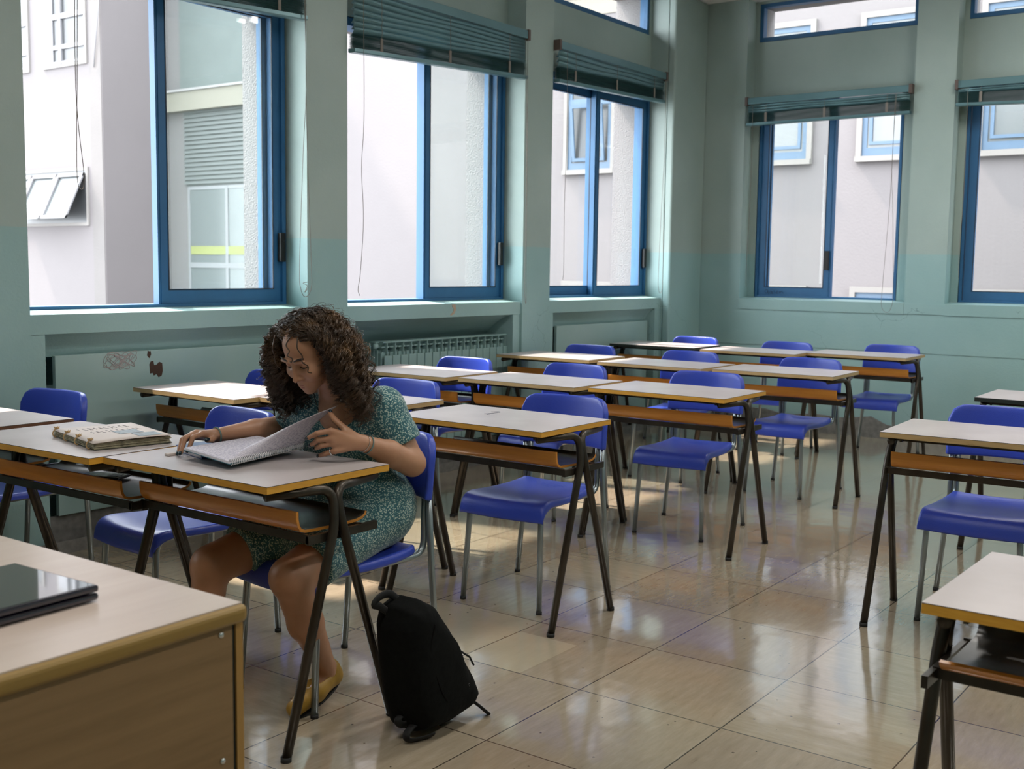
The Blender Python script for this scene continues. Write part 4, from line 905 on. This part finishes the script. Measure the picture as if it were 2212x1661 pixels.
# ------------------------------------------------------------------ the girl
girl = empty('person', (2.55, 2.52, 0), 0, 'girl with curly brown hair in a floral teal dress reading a notebook at the desk', 'person')
GL = Vector(girl.location)
PT = R(38); HO = np.array((2.397, 2.50, 1.083))
Fh = np.array((-math.cos(PT), 0, -math.sin(PT))); Uh = np.array((-math.sin(PT), 0, math.cos(PT))); Sh = np.array((0., -1., 0.))   # forward, up, her left
def Hd(f, s, u): return HO + f * Fh + s * Sh + u * Uh
A3 = np.stack([Fh, Sh, Uh])
lsh, rsh = (2.610, 2.395, .892), (2.53, 2.665, .895)
lel, rel = (2.665, 2.325, .716), (2.56, 2.79, .80)
lwr, rwr = (2.446, 2.325, .805), (2.27, 2.790, .800)
fb = Field((2.0, 2.12, -.01), (2.85, 3.0, 1.24), .0037)
# torso, neck
fb.cone((2.64, 2.47, .56), (2.64, 2.59, .56), .115, .115, .05); fb.cone((2.64, 2.53, .53), (2.625, 2.525, .72), .115, .105, .05)
fb.cone((2.625, 2.47, .80), (2.60, 2.60, .80), .085, .085, .05); fb.cone(lsh, (2.56, 2.52, .93), .045, .05, .04); fb.cone(rsh, (2.56, 2.52, .93), .045, .05, .04)
fb.cone((2.545, 2.515, .90), (2.465, 2.50, 1.03), .056, .048, .02)
fb.cone((2.56, 2.51, .86), (2.53, 2.51, .86), .07, .06, .05)
# arms
fb.cone(lsh, lel, .048, .041, .02); fb.cone(lel, np.array(lel) * .5 + np.array(lwr) * .5, .043, .040, .012); fb.cone(np.array(lel) * .5 + np.array(lwr) * .5, lwr, .040, .024, .012)
fb.cone(rsh, rel, .046, .040, .02); fb.cone(rel, np.array(rel) * .55 + np.array(rwr) * .45, .039, .036, .012); fb.cone(np.array(rel) * .55 + np.array(rwr) * .45, rwr, .036, .023, .012)
# legs
fb.cone((2.62, 2.44, .535), (2.205, 2.385, .435), .088, .062, .03); fb.cone((2.62, 2.62, .535), (2.175, 2.70, .425), .088, .062, .03)
fb.cone((2.205, 2.385, .435), (2.275, 2.398, .28), .055, .051, .02); fb.cone((2.275, 2.398, .28), (2.375, 2.415, .115), .051, .029, .02)
fb.cone((2.375, 2.415, .115), (2.385, 2.417, .085), .029, .030, .01); fb.cone((2.39, 2.418, .075), (2.24, 2.402, .028), .026, .02, .012)
fb.cone((2.175, 2.70, .425), (2.16, 2.71, .27), .055, .050, .02); fb.cone((2.16, 2.71, .27), (2.14, 2.715, .08), .050, .030, .02); fb.cone((2.15, 2.715, .05), (2.0 + .02, 2.72, .028), .028, .022, .012)
# head
fb.ell(Hd(-.014, 0, .022), (.092, .074, .080), .012, A3); fb.ell(Hd(.029, 0, -.032), (.062, .060, .072), .02, A3)
fb.ell(Hd(.060, 0, -.076), (.036, .036, .032), .02, A3); fb.ell(Hd(.080, 0, -.097), (.016, .019, .014), .012, A3)
for s in (-1, 1):
    fb.ell(Hd(.060, s * .039, -.036), (.027, .025, .028), .015, A3)                       # cheeks
    fb.ell(Hd(.083, s * .032, -.002), (.014, .018, .011), .008, A3, True)                  # sockets
    fb.ell(Hd(.068, s * .032, -.003), (.0125, .0145, .0125), .004, A3)                     # closed lids over the eyes
    fb.cone(Hd(.077, s * .046, .016), Hd(.084, s * .016, .017), .006, .006, .008)          # brow ridge
    fb.ell(Hd(.092, s * .0115, -.041), (.009, .0075, .0065), .005, A3)                     # nostril wings
    fb.ell(Hd(-.005, s * .076, -.008), (.016, .006, .028), .004, A3)                       # ears
fb.cone(Hd(.080, 0, .008), Hd(.104, 0, -.035), .0065, .0085, .007); fb.ell(Hd(.104, 0, -.037), (.0095, .0085, .0075), .005, A3)
fb.cone(Hd(.088, -.014, -.066), Hd(.088, .014, -.066), .0075, .0075, .007); fb.cone(Hd(.087, -.011, -.076), Hd(.087, .011, -.076), .0085, .0085, .007)
# hands
def hand(fld, wr, knk, pip, tip, thumb, r0=.0085):
    nails = []; pc = np.mean(np.array(knk), 0)
    for i in range(4):
        fld.cone(wr, knk[i], .0165, .0108, .010)
        m = .5 * (np.array(pip[i]) + np.array(tip[i])) 
        fld.cone(knk[i], pip[i], r0 + .0006, r0, .003); fld.cone(pip[i], tip[i], r0 - .0002, r0 - .0020, .002)
        nails.append((np.array(pip[i]), np.array(tip[i]), r0 - .0020))
    fld.cone(wr, thumb[0], .016, .012, .010); fld.cone(thumb[0], thumb[1], .0115, .0098, .004); fld.cone(thumb[1], thumb[2], .0098, .0082, .003); nails.append((np.array(thumb[1]), np.array(thumb[2]), .0082)); return nails
KL = [(2.345, 2.36, .849), (2.348, 2.36, .827), (2.355, 2.36, .812), (2.361, 2.36, .789)]
PL = [(2.322, 2.393, .845), (2.335, 2.40, .820), (2.342, 2.395, .804), (2.352, 2.39, .780)]
TL = [(2.316, 2.427, .825), (2.341, 2.440, .800), (2.345, 2.425, .790), (2.356, 2.421, .768)]
PL = [(2.318, 2.390, .843), (2.326, 2.396, .822), (2.335, 2.392, .803), (2.350, 2.388, .779)]
TH_L = [(2.40, 2.352, .845), (2.385, 2.385, .875), (2.392, 2.412, .893)]
nl = hand(fb, lwr, KL, PL, TL, TH_L)
KR = [(2.208, 2.772, .815), (2.200, 2.793, .818), (2.205, 2.815, .812), (2.215, 2.836, .800)]
PR = [(2.168, 2.768, .810), (2.155, 2.787, .808), (2.160, 2.808, .800), (2.176, 2.832, .788)]
TR = [(2.150, 2.768, .772), (2.134, 2.783, .764), (2.140, 2.803, .760), (2.158, 2.825, .759)]
TH_R = [(2.250, 2.768, .803), (2.228, 2.754, .797), (2.212, 2.757, .797)]
nr = hand(fb, rwr, KR, PR, TR, TH_R)
body = fb.mesh('body', M['skin'], girl, 2)
# nails
mb = MB()
for hand_n, out in ((nl, np.array((-.7, -.65, .25))), (nr, np.array((-.55, -.35, .75)))):
    for i, (a, b, r) in enumerate(hand_n):
        t = (b - a) / np.linalg.norm(b - a); o_ = out - t * (out @ t)
        if i == 4: o_ = np.array((-.2, -.8, .6)) - t * (np.array((-.2, -.8, .6)) @ t)
        o_ /= np.linalg.norm(o_); sd = np.cross(t, o_); c = b + t * r * .35 + o_ * r * .62
        pts = []
        for u in np.linspace(-1, 1, 7):
            for v in np.linspace(-1, 1, 5):
                w_ = math.sqrt(max(0, 1 - .55 * u * u)); pts.append(Vector(c + t * u * r * .95 + sd * v * r * .78 * w_ + o_ * r * (.60 - .42 * v * v - .28 * max(u, 0) ** 2)) - GL)
        mb.grid(pts, 7, 5)
mb.build('fingernails', M['nail'], girl, solid=.0012)
# face paint-free features: brows, lashes, lips
for s in (-1, 1):
    MB().tube([Vector(Hd(.0855 - .010 * t * t - .002 * t, s * (.013 + .036 * t), .0205 + .006 * math.sin(t * 2.4))) - GL for t in np.linspace(0, 1, 9)], [.0016 + .0014 * math.sin(t * 2.6) for t in np.linspace(.1, 1, 9)], 6).build('eyebrow', M['dhair'], girl)
    MB().tube([Vector(Hd(.0800 - .004 * abs(t) - .003 * t, s * (.032 + .0145 * t), -.0095 + .0035 * t * t)) - GL for t in np.linspace(-1, 1, 9)], [.0008, .0012, .0016, .0018, .0018, .0018, .0016, .0013, .0009], 6).build('eyelashes', M['dhair'], girl)
def lipm(u0, rz, rf, up):
    pts = []
    for i in range(15):
        t = -1 + 2 * i / 14; w_ = math.sqrt(max(0, 1 - t * t)) + .02
        for j in range(8):
            a = 2 * math.pi * j / 7.999; dip = -.0012 * math.exp(-(t / .18) ** 2) if up else 0
            pts.append(Vector(Hd(.0952 - .010 * t * t + rf * math.cos(a) * w_, .0225 * t, u0 + .0018 * t * t * (1 if not up else .6) + dip * (math.sin(a) > 0) + rz * math.sin(a) * w_)) - GL)
    return MB().grid(pts, 15, 8)
lm = lipm(-.0665, .0036, .0034, True); lm2 = lipm(-.0750, .0046, .0040, False); lm.add(lm2.v, lm2.f, 0, True); lm.build('lips', M['lip'], girl)
# dress
fd = Field((2.05, 2.2, .34), (2.9, 3.0, 1.02), .0045)
fd.cone((2.645, 2.455, .565), (2.645, 2.605, .565), .128, .128, .05); fd.cone((2.64, 2.53, .55), (2.63, 2.525, .72), .125, .118, .05)
fd.cone((2.615, 2.455, .795), (2.585, 2.615, .795), .098, .098, .05); fd.cone((2.625, 2.41, .88), (2.565, 2.52, .905), .062, .066, .04); fd.cone((2.535, 2.64, .875), (2.565, 2.52, .905), .060, .066, .04)
fd.cone((2.555, 2.47, .825), (2.545, 2.57, .82), .062, .062, .04)
def sleeve(a, b, r1, r2, k=.02):
    a = np.array(a, np.float32); b = np.array(b, np.float32); ba = b - a; ln = float(np.linalg.norm(ba)); t_ = ba / ln
    def fn(X, Y, Z):
        px, py, pz = X - a[0], Y - a[1], Z - a[2]; h = px * t_[0] + py * t_[1] + pz * t_[2]; rad = np.sqrt(np.maximum(px * px + py * py + pz * pz - h * h, 1e-9)); q = np.clip(h / ln, 0, 1)
        rr_ = np.where(h < 0, np.sqrt(rad * rad + h * h), rad); return np.maximum(rr_ - (r1 + (r2 - r1) * q), h - ln)
    m = max(r1, r2) + .06; fd.apply(np.minimum(a, b) - m, np.maximum(a, b) + m, fn, k)
sleeve(lsh, np.array(lsh) * .36 + np.array(lel) * .64, .062, .066); sleeve(rsh, np.array(rsh) * .35 + np.array(rel) * .65, .058, .062)
fd.cone(lsh, (2.60, 2.40, .86), .057, .06, .03)
sleeve((2.62, 2.44, .54), (2.285, 2.393, .458), .106, .084, .03); sleeve((2.62, 2.62, .54), (2.27, 2.678, .452), .106, .084, .03)
sleeve((2.62, 2.53, .53), (2.33, 2.535, .445), .095, .062, .05)
def vcut(V):
    x, y, z = V[:, 0], V[:, 1], V[:, 2]; zb = .845; half = np.clip((z - zb) * .60, 0, .062); c = 2.512 + (z - zb) * .02
    nr_ = np.hypot(x - (2.545 - (z - .93) * .6), y - 2.513)
    return ((np.abs(y - c) < half) & (z > zb) & (x < 2.56)) | ((nr_ < .075) & (z > .90))
fd.mesh('dress', M['dress'], girl, 3, vcut)
# chest under the neckline
fc = Field((2.42, 2.40, .80), (2.65, 2.63, 1.0), .004)
fc.cone((2.548, 2.475, .845), (2.548, 2.55, .845), .058, .058, .03); fc.cone((2.560, 2.47, .895), (2.560, 2.56, .895), .050, .050, .03); fc.cone((2.545, 2.51, .93), (2.50, 2.503, .98), .05, .046, .02)
fc.mesh('upper_chest', M['skin'], girl, 2)
# necklace
MB().tube([Vector(p) - GL for p in spline([(2.475, 2.575, .965), (2.479, 2.570, .93), (2.479, 2.556, .892), (2.482, 2.545, .872), (2.481, 2.530, .885), (2.482, 2.500, .912), (2.480, 2.470, .940), (2.478, 2.462, .965)], 6)], .0012, 5).build('necklace', M['black'], girl)
MB().lathe([(.001, -.009), (.005, -.005), (.006, 0), (.004, .005), (.001, .008)], 10, 0, lambda x, y, z: tuple(Vector((2.480 + x * .6, 2.545 + y, .864 + z)) - GL)).build('pendant', M['turq'], girl)
# bracelets and ring
def bracelet(a, b, t, r, th, mat, name, tilt=0):
    a = Vector(a); b = Vector(b); c = a.lerp(b, t); d = (b - a).normalized(); u = d.orthogonal().normalized(); v = d.cross(u)
    MB().tube([c + u * r * math.cos(q) + v * r * math.sin(q) + d * tilt * math.cos(q + 1) - GL for q in np.linspace(0, 2 * math.pi, 33)], th, 6, cap=False).build(name, mat, girl)
bracelet(lwr, lel, .07, .0275, .0022, M['braid'], 'bracelet', .004); bracelet(lwr, lel, .0, .0262, .0009, M['silver'], 'bracelet', .003); bracelet(rwr, rel, .02, .0262, .0028, M['braid'], 'bracelet', .004)
bracelet(KL[3], PL[3], .40, .0100, .0024, M['silver'], 'ring')
# shoes
for (he, to, nm) in (((2.402, 2.419, .080), (2.235, 2.403, .030), 'shoe'), ((2.165, 2.715, .045), (2.0, 2.72, .035), 'shoe')):
    he = np.array(he); to = np.array(to); fs_ = Field(np.minimum(he, to) - .08, np.maximum(he, to) + .09, .0035)
    d_ = (to - he) / np.linalg.norm(to - he); up_ = np.array((0, 0, 1.)) - d_ * d_[2]; up_ /= np.linalg.norm(up_); md_ = he * .5 + to * .5
    fs_.cone(he, md_, .033, .034, .02); fs_.cone(md_, to, .035, .026, .02); fs_.cone(he + up_ * .024, he, .031, .033, .01)
    op = he * .68 + to * .32 + up_ * .042; Au = np.stack([d_, np.cross(d_, up_), up_])
    fs_.ell(op - d_ * .005, (.064, .0265, .030), .004, Au, True)
    fs_.apply(np.minimum(he, to) - .08, np.maximum(he, to) + .09, lambda X, Y, Z: ((X - he[0]) * up_[0] + (Y - he[1]) * up_[1] + (Z - he[2]) * up_[2]) + .030, .002, True)
    if nm: fs_.apply(np.minimum(he, to) - .08, np.maximum(he, to) + .09, lambda X, Y, Z: (Z - .003) + 0 * X + 0 * Y, .002, True)
    sh_ = fs_.mesh('shoe', M['yellow'], girl, 1)
    side = np.cross(d_, up_); pts = []
    for q in np.linspace(0, 2 * math.pi, 25): pts.append(Vector(md_ + d_ * (.113 * math.cos(q)) + side * ((.030 if math.cos(q) < 0 else .027) * math.sin(q)) - up_ * .029) - GL)
    MB().add(pts + [p - Vector(up_) * .006 for p in pts], [tuple(range(24)), tuple(range(48, 24, -1))] + [(k, k + 1, k + 26, k + 25) for k in range(24)]).build('sole', M['rubber'], sh_)

# hair: curls grown from the scalp, falling under gravity around head and shoulders
def grow(n, length, seed, thick, curl, spread, kids_, clump, fly=0.):
    rg = np.random.default_rng(seed); made = 0
    ec = Hd(-.014, 0, .022); er = np.array((.092, .074, .080)); vs_all = []; fs_all = []; base = 0; NS = 44; K = 4
    while made < n:
        th = rg.uniform(0, 2 * math.pi); cz = rg.uniform(-.5, 1); sr = math.sqrt(1 - cz * cz); l = np.array((sr * math.cos(th), sr * math.sin(th), cz))   # forward, side, up on the scalp
        f_, s_, u_ = l
        if f_ > .66 or (f_ > .35 and u_ < .50) or (f_ > .05 and u_ < .12) or (u_ < -.35 and f_ > -.3): continue
        made += 1
        p = ec + (l * er) @ A3; nrm = (l / er) @ A3; nrm /= np.linalg.norm(nrm)
        sgn = 1 if s_ > -.14 + .08 * rg.normal() else -1
        ln = length * rg.uniform(.82, 1.12)
        v = nrm * .08 + Sh * sgn * .8 - Fh * (.15 + .5 * max(0, f_)) + rg.normal(0, .12, 3); v /= np.linalg.norm(v); ds = ln / NS; pts = [p.copy()]
        lay = rg.uniform(1.03, 1.0 + spread); ph = rg.uniform(0, 6.28); wl = rg.uniform(.030, .050); cr = curl * rg.uniform(.6, 1.35); off = rg.normal(0, .012, 3)
        for k in range(NS):
            t = k / NS; g = np.array((0, 0, -1.)) + off * 6; out = (.05 if sgn < 0 else .05) * (1 - t); g = g + Sh * sgn * out * 3 * (t < .55)
            v = v * (.86 - .1 * t) + g * (.09 + .13 * t); q = (p - HO) @ A3.T
            fmax = .040 if sgn > 0 else .055
            if abs(q[1]) < (.088 if sgn > 0 else .080) and q[0] > .0 and q[2] < .112 and q[2] > -.20 and q[0] > .02: v = v + Sh * sgn * .35 - Fh * .3
            if q[2] < .06 and q[2] > -.24 and q[0] > fmax + max(0, -q[2]) * .25: p = p - Fh * (q[0] - fmax - max(0, -q[2]) * .25) * .6
            v /= np.linalg.norm(v); p = p + v * ds
            e = ((p - ec) @ A3.T) / (er * lay); r = np.linalg.norm(e)
            if r < 1.0:
                e = e / r; p = ec + (e * er * lay) @ A3; nn_ = (e / (er * lay)) @ A3; nn_ /= np.linalg.norm(nn_); v = v - nn_ * min(0, v @ nn_)
            c2 = Hd(.03, 0, -.05); r2_ = np.array((.080, .080 if sgn > 0 else .073, .085)); e = ((p - c2) @ A3.T) / r2_; r = np.linalg.norm(e)
            if r < 1.0: e = e / r; p = c2 + (e * r2_) @ A3
            for (ca, cb, rad) in ((np.array(lsh), np.array((2.56, 2.52, .93)), .075), (np.array(rsh), np.array((2.56, 2.52, .93)), .075), (np.array((2.60, 2.46, .80)), np.array((2.58, 2.60, .80)), .11), (np.array((2.545, 2.515, .90)), np.array((2.465, 2.50, 1.03)), .06)):
                ba = cb - ca; tt = np.clip((p - ca) @ ba / (ba @ ba), 0, 1); c = ca + ba * tt; dd = p - c; dl = np.linalg.norm(dd)
                if dl < rad: p = c + dd / dl * rad
            pts.append(p.copy())
        pts = np.array(pts)
        for _ in range(2): pts[1:-1] = .5 * pts[1:-1] + .25 * (pts[:-2] + pts[2:])
        G0 = pts
        for c_ in range(kids_):
            T_ = np.gradient(G0, axis=0); T_ /= np.linalg.norm(T_, axis=1)[:, None] + 1e-9
            s = np.arange(NS + 1) * ds; u = np.cross(T_, np.array((.3, .2, 1.))); u /= np.linalg.norm(u, axis=1)[:, None] + 1e-9; w_ = np.cross(T_, u)
            amp = cr * np.clip(s / .07, .05, 1) * (.55 + .75 * s / ln) * rg.uniform(.8, 1.2); a = 2 * math.pi * s / wl + ph + rg.normal(0, .45)
            o1, o2 = rg.normal(0, clump, 2); sp_r = 1 + fly * rg.uniform(0, 1) * (s / ln)
            pts = G0 + u * (amp * np.cos(a) * sp_r + o1 * (1.2 - .5 * s / ln))[:, None] + w_ * (amp * np.sin(a) * sp_r + o2 * (1.2 - .5 * s / ln))[:, None]
            T_ = np.gradient(pts, axis=0); T_ /= np.linalg.norm(T_, axis=1)[:, None] + 1e-9; u = np.cross(T_, np.array((.3, .2, 1.))); u /= np.linalg.norm(u, axis=1)[:, None] + 1e-9; w_ = np.cross(T_, u)
            rad = thick * rg.uniform(.7, 1.3) * (1 - .75 * (s / ln) ** 3)
            ring = [pts + (u * math.cos(2 * math.pi * k / K) + w_ * math.sin(2 * math.pi * k / K)) * rad[:, None] for k in range(K)]
            V = np.stack(ring, 1).reshape(-1, 3) - np.array(GL); vs_all.append(V)
            i = np.arange(NS)[:, None] * K; k = np.arange(K)[None, :]; k2 = (k + 1) % K
            q = np.stack([i + k, i + k2, i + K + k2, i + K + k], -1).reshape(-1, 4) + base; fs_all.append(q); base += len(V)
    return np.concatenate(vs_all), np.concatenate(fs_all)
def raw_mesh(name, V, F4, mat, parent):
    me = bpy.data.meshes.new(name); me.vertices.add(len(V)); me.vertices.foreach_set('co', V.ravel().astype(np.float32)); me.loops.add(F4.size); me.loops.foreach_set('vertex_index', F4.ravel().astype(np.int32))
    me.polygons.add(len(F4)); me.polygons.foreach_set('loop_start', np.arange(0, F4.size, 4, dtype=np.int32)); me.polygons.foreach_set('loop_total', np.full(len(F4), 4, np.int32)); me.polygons.foreach_set('use_smooth', np.ones(len(F4), bool))
    me.update(calc_edges=True); me.materials.append(mat); o = bpy.data.objects.new(name, me); COL.objects.link(o); o.parent = parent; return o
a = grow(430, .295, 3, .0012, .0085, .14, 9, .0022); b = grow(420, .31, 5, .0005, .011, .20, 2, .005, .5)
V = np.concatenate([a[0], b[0]]); F4 = np.concatenate([a[1], b[1] + len(a[0])])
hair = raw_mesh('hair', V, F4, M['hair'], girl)
fh = Field((2.2, 2.3, .85), (2.65, 2.7, 1.25), .005)
fh.ell(Hd(-.036, 0, .026), (.082, .080, .081), .01, A3); fh.ell(Hd(-.05, 0, -.02), (.07, .08, .08), .02, A3)
for s in (-1, 1): fh.cone(Hd(-.01, s * .082, .0), Hd(-.03, s * .088, 0) + np.array((.0, 0, -.11)), .022, .02, .02)
fh.mesh('hair_underlayer', M['hairbase'], girl, 2)

for cc in ([(.062, .03, .098), (.083, .022, .085), (.090, .030, .068), (.096, .018, .055), (.094, .028, .042), (.099, .020, .030), (.095, .012, .030)], [(.055, .05, .09), (.078, .055, .07), (.082, .062, .045), (.088, .054, .025), (.084, .062, .005), (.090, .056, -.012), (.083, .060, -.022)], [(.05, -.05, .09), (.075, -.06, .06), (.07, -.078, .03), (.078, -.084, .0), (.07, -.09, -.03)]):
    MB().tube([Vector(Hd(*p)) - GL for p in spline(cc, 7)], .0019, 6).build('loose_curl', M['hair'], girl)
# ------------------------------------------------------------------ light
w = bpy.data.worlds.new('overcast_sky'); sc.world = w; w.use_nodes = True; bg = w.node_tree.nodes['Background']; bg.inputs[0].default_value = (.90, .95, 1.0, 1); bg.inputs[1].default_value = SKY = 8.5
sun = bpy.data.lights.new('sun', 'SUN'); sun.energy = 9.5; sun.angle = R(2.0); sun.color = (1, .86, .74); so = bpy.data.objects.new('sun', sun); COL.objects.link(so)
az, el = R(101), R(54); dv = Vector((math.cos(az) * math.cos(el), math.sin(az) * math.cos(el), math.sin(el))); so.rotation_euler = dv.to_track_quat('Z', 'Y').to_euler()
def portal(fn, s0, s1, z0, z1, d, face):
    l = bpy.data.lights.new('sky_portal', 'AREA'); l.shape = 'RECTANGLE'; l.size = s1 - s0; l.size_y = z1 - z0; l.cycles.is_portal = True
    o = bpy.data.objects.new('sky_portal', l); COL.objects.link(o); o.location = fn((s0 + s1) / 2, d, (z0 + z1) / 2); o.rotation_euler = (R(-90), 0, 0) if face == 'L' else (R(-90), 0, R(-90))
for a_, b_ in baysL[1:]: portal(Lw, a_, b_, 1.1, 2.78, .40, 'L'); portal(Lw, a_, b_, 3.28, 3.6, .40, 'L')
for a_, b_ in baysF[:3]: portal(Fw, a_, b_, 1.1, 2.78, .40, 'F'); portal(Fw, a_, b_, 3.28, 3.6, .40, 'F')

M['fill_diffuser'] = simple('fill_lamp_diffuser', (.8, .8, .8), .5); M['fill_diffuser'].node_tree.nodes['Principled BSDF'].inputs['Emission Color'].default_value = (1, .97, .92, 1); M['fill_diffuser'].node_tree.nodes['Principled BSDF'].inputs['Emission Strength'].default_value = 2
# unseen ceiling lamps, added to brighten the interior
for x in (1.0, 4.2, 7.4):
    for y in (1.6, -1.2):
        la = empty('ceiling_fill_lamp', (x, y, 3.62), 0, 'unseen fill lamp added on the ceiling, %s along the room and %s the windows' % ({1.0: 'first', 4.2: 'second', 7.4: 'third'}[x], 'near' if y > 0 else 'away from'), 'lamp', 'added ceiling fill lamps')
        MB().box(-.65, .65, -.16, .16, -.06, -.0).build('fill_lamp_housing', M['ceil'], la); MB().box(-.62, .62, -.13, .13, -.075, -.06).build('fill_diffuser', M['fill_diffuser'], la)
        l = bpy.data.lights.new('fill_light', 'AREA'); l.shape = 'RECTANGLE'; l.size = 1.2; l.size_y = .26; l.energy = 24; l.color = (1, .96, .90); lo = bpy.data.objects.new('fill_light', l); COL.objects.link(lo); lo.location = (x, y, 3.535)

# ------------------------------------------------------------------ camera
FPX = 2441.65; yaw, pit_, rol = R(36.04279), R(5.876147), R(.76666)
f = Vector((math.cos(yaw) * math.cos(pit_), math.sin(yaw) * math.cos(pit_), -math.sin(pit_))); r = f.cross(Vector((0, 0, 1))).normalized(); u = r.cross(f)
c, s = math.cos(rol), math.sin(rol); r2 = r * c + u * s; u2 = -r * s + u * c
cam = bpy.data.cameras.new('camera'); cam.sensor_fit = 'HORIZONTAL'; cam.sensor_width = 36; cam.lens = FPX / 2212 * 36; cam.clip_end = 200
co = bpy.data.objects.new('camera', cam); COL.objects.link(co)
co.matrix_world = Matrix(((r2.x, u2.x, -f.x, 0), (r2.y, u2.y, -f.y, 0), (r2.z, u2.z, -f.z, 1.3314), (0, 0, 0, 1)))
cam.dof.use_dof = True; cam.dof.focus_distance = 3.7; cam.dof.aperture_fstop = 6.3
sc.camera = co
vs_ = sc.view_settings; vs_.view_transform = 'Standard'; vs_.look = 'None'; vs_.gamma = 1; vs_.use_curve_mapping = False; vs_.exposure = 0.48
cy_ = sc.cycles; cy_.use_denoising = True; cy_.max_bounces = 6; cy_.diffuse_bounces = 4; cy_.glossy_bounces = 3; cy_.use_adaptive_sampling = True; cy_.adaptive_threshold = .05; cy_.adaptive_min_samples = 16; cy_.transparent_max_bounces = 12; cy_.sample_clamp_indirect = 6; cy_.caustics_reflective = False; cy_.caustics_refractive = False
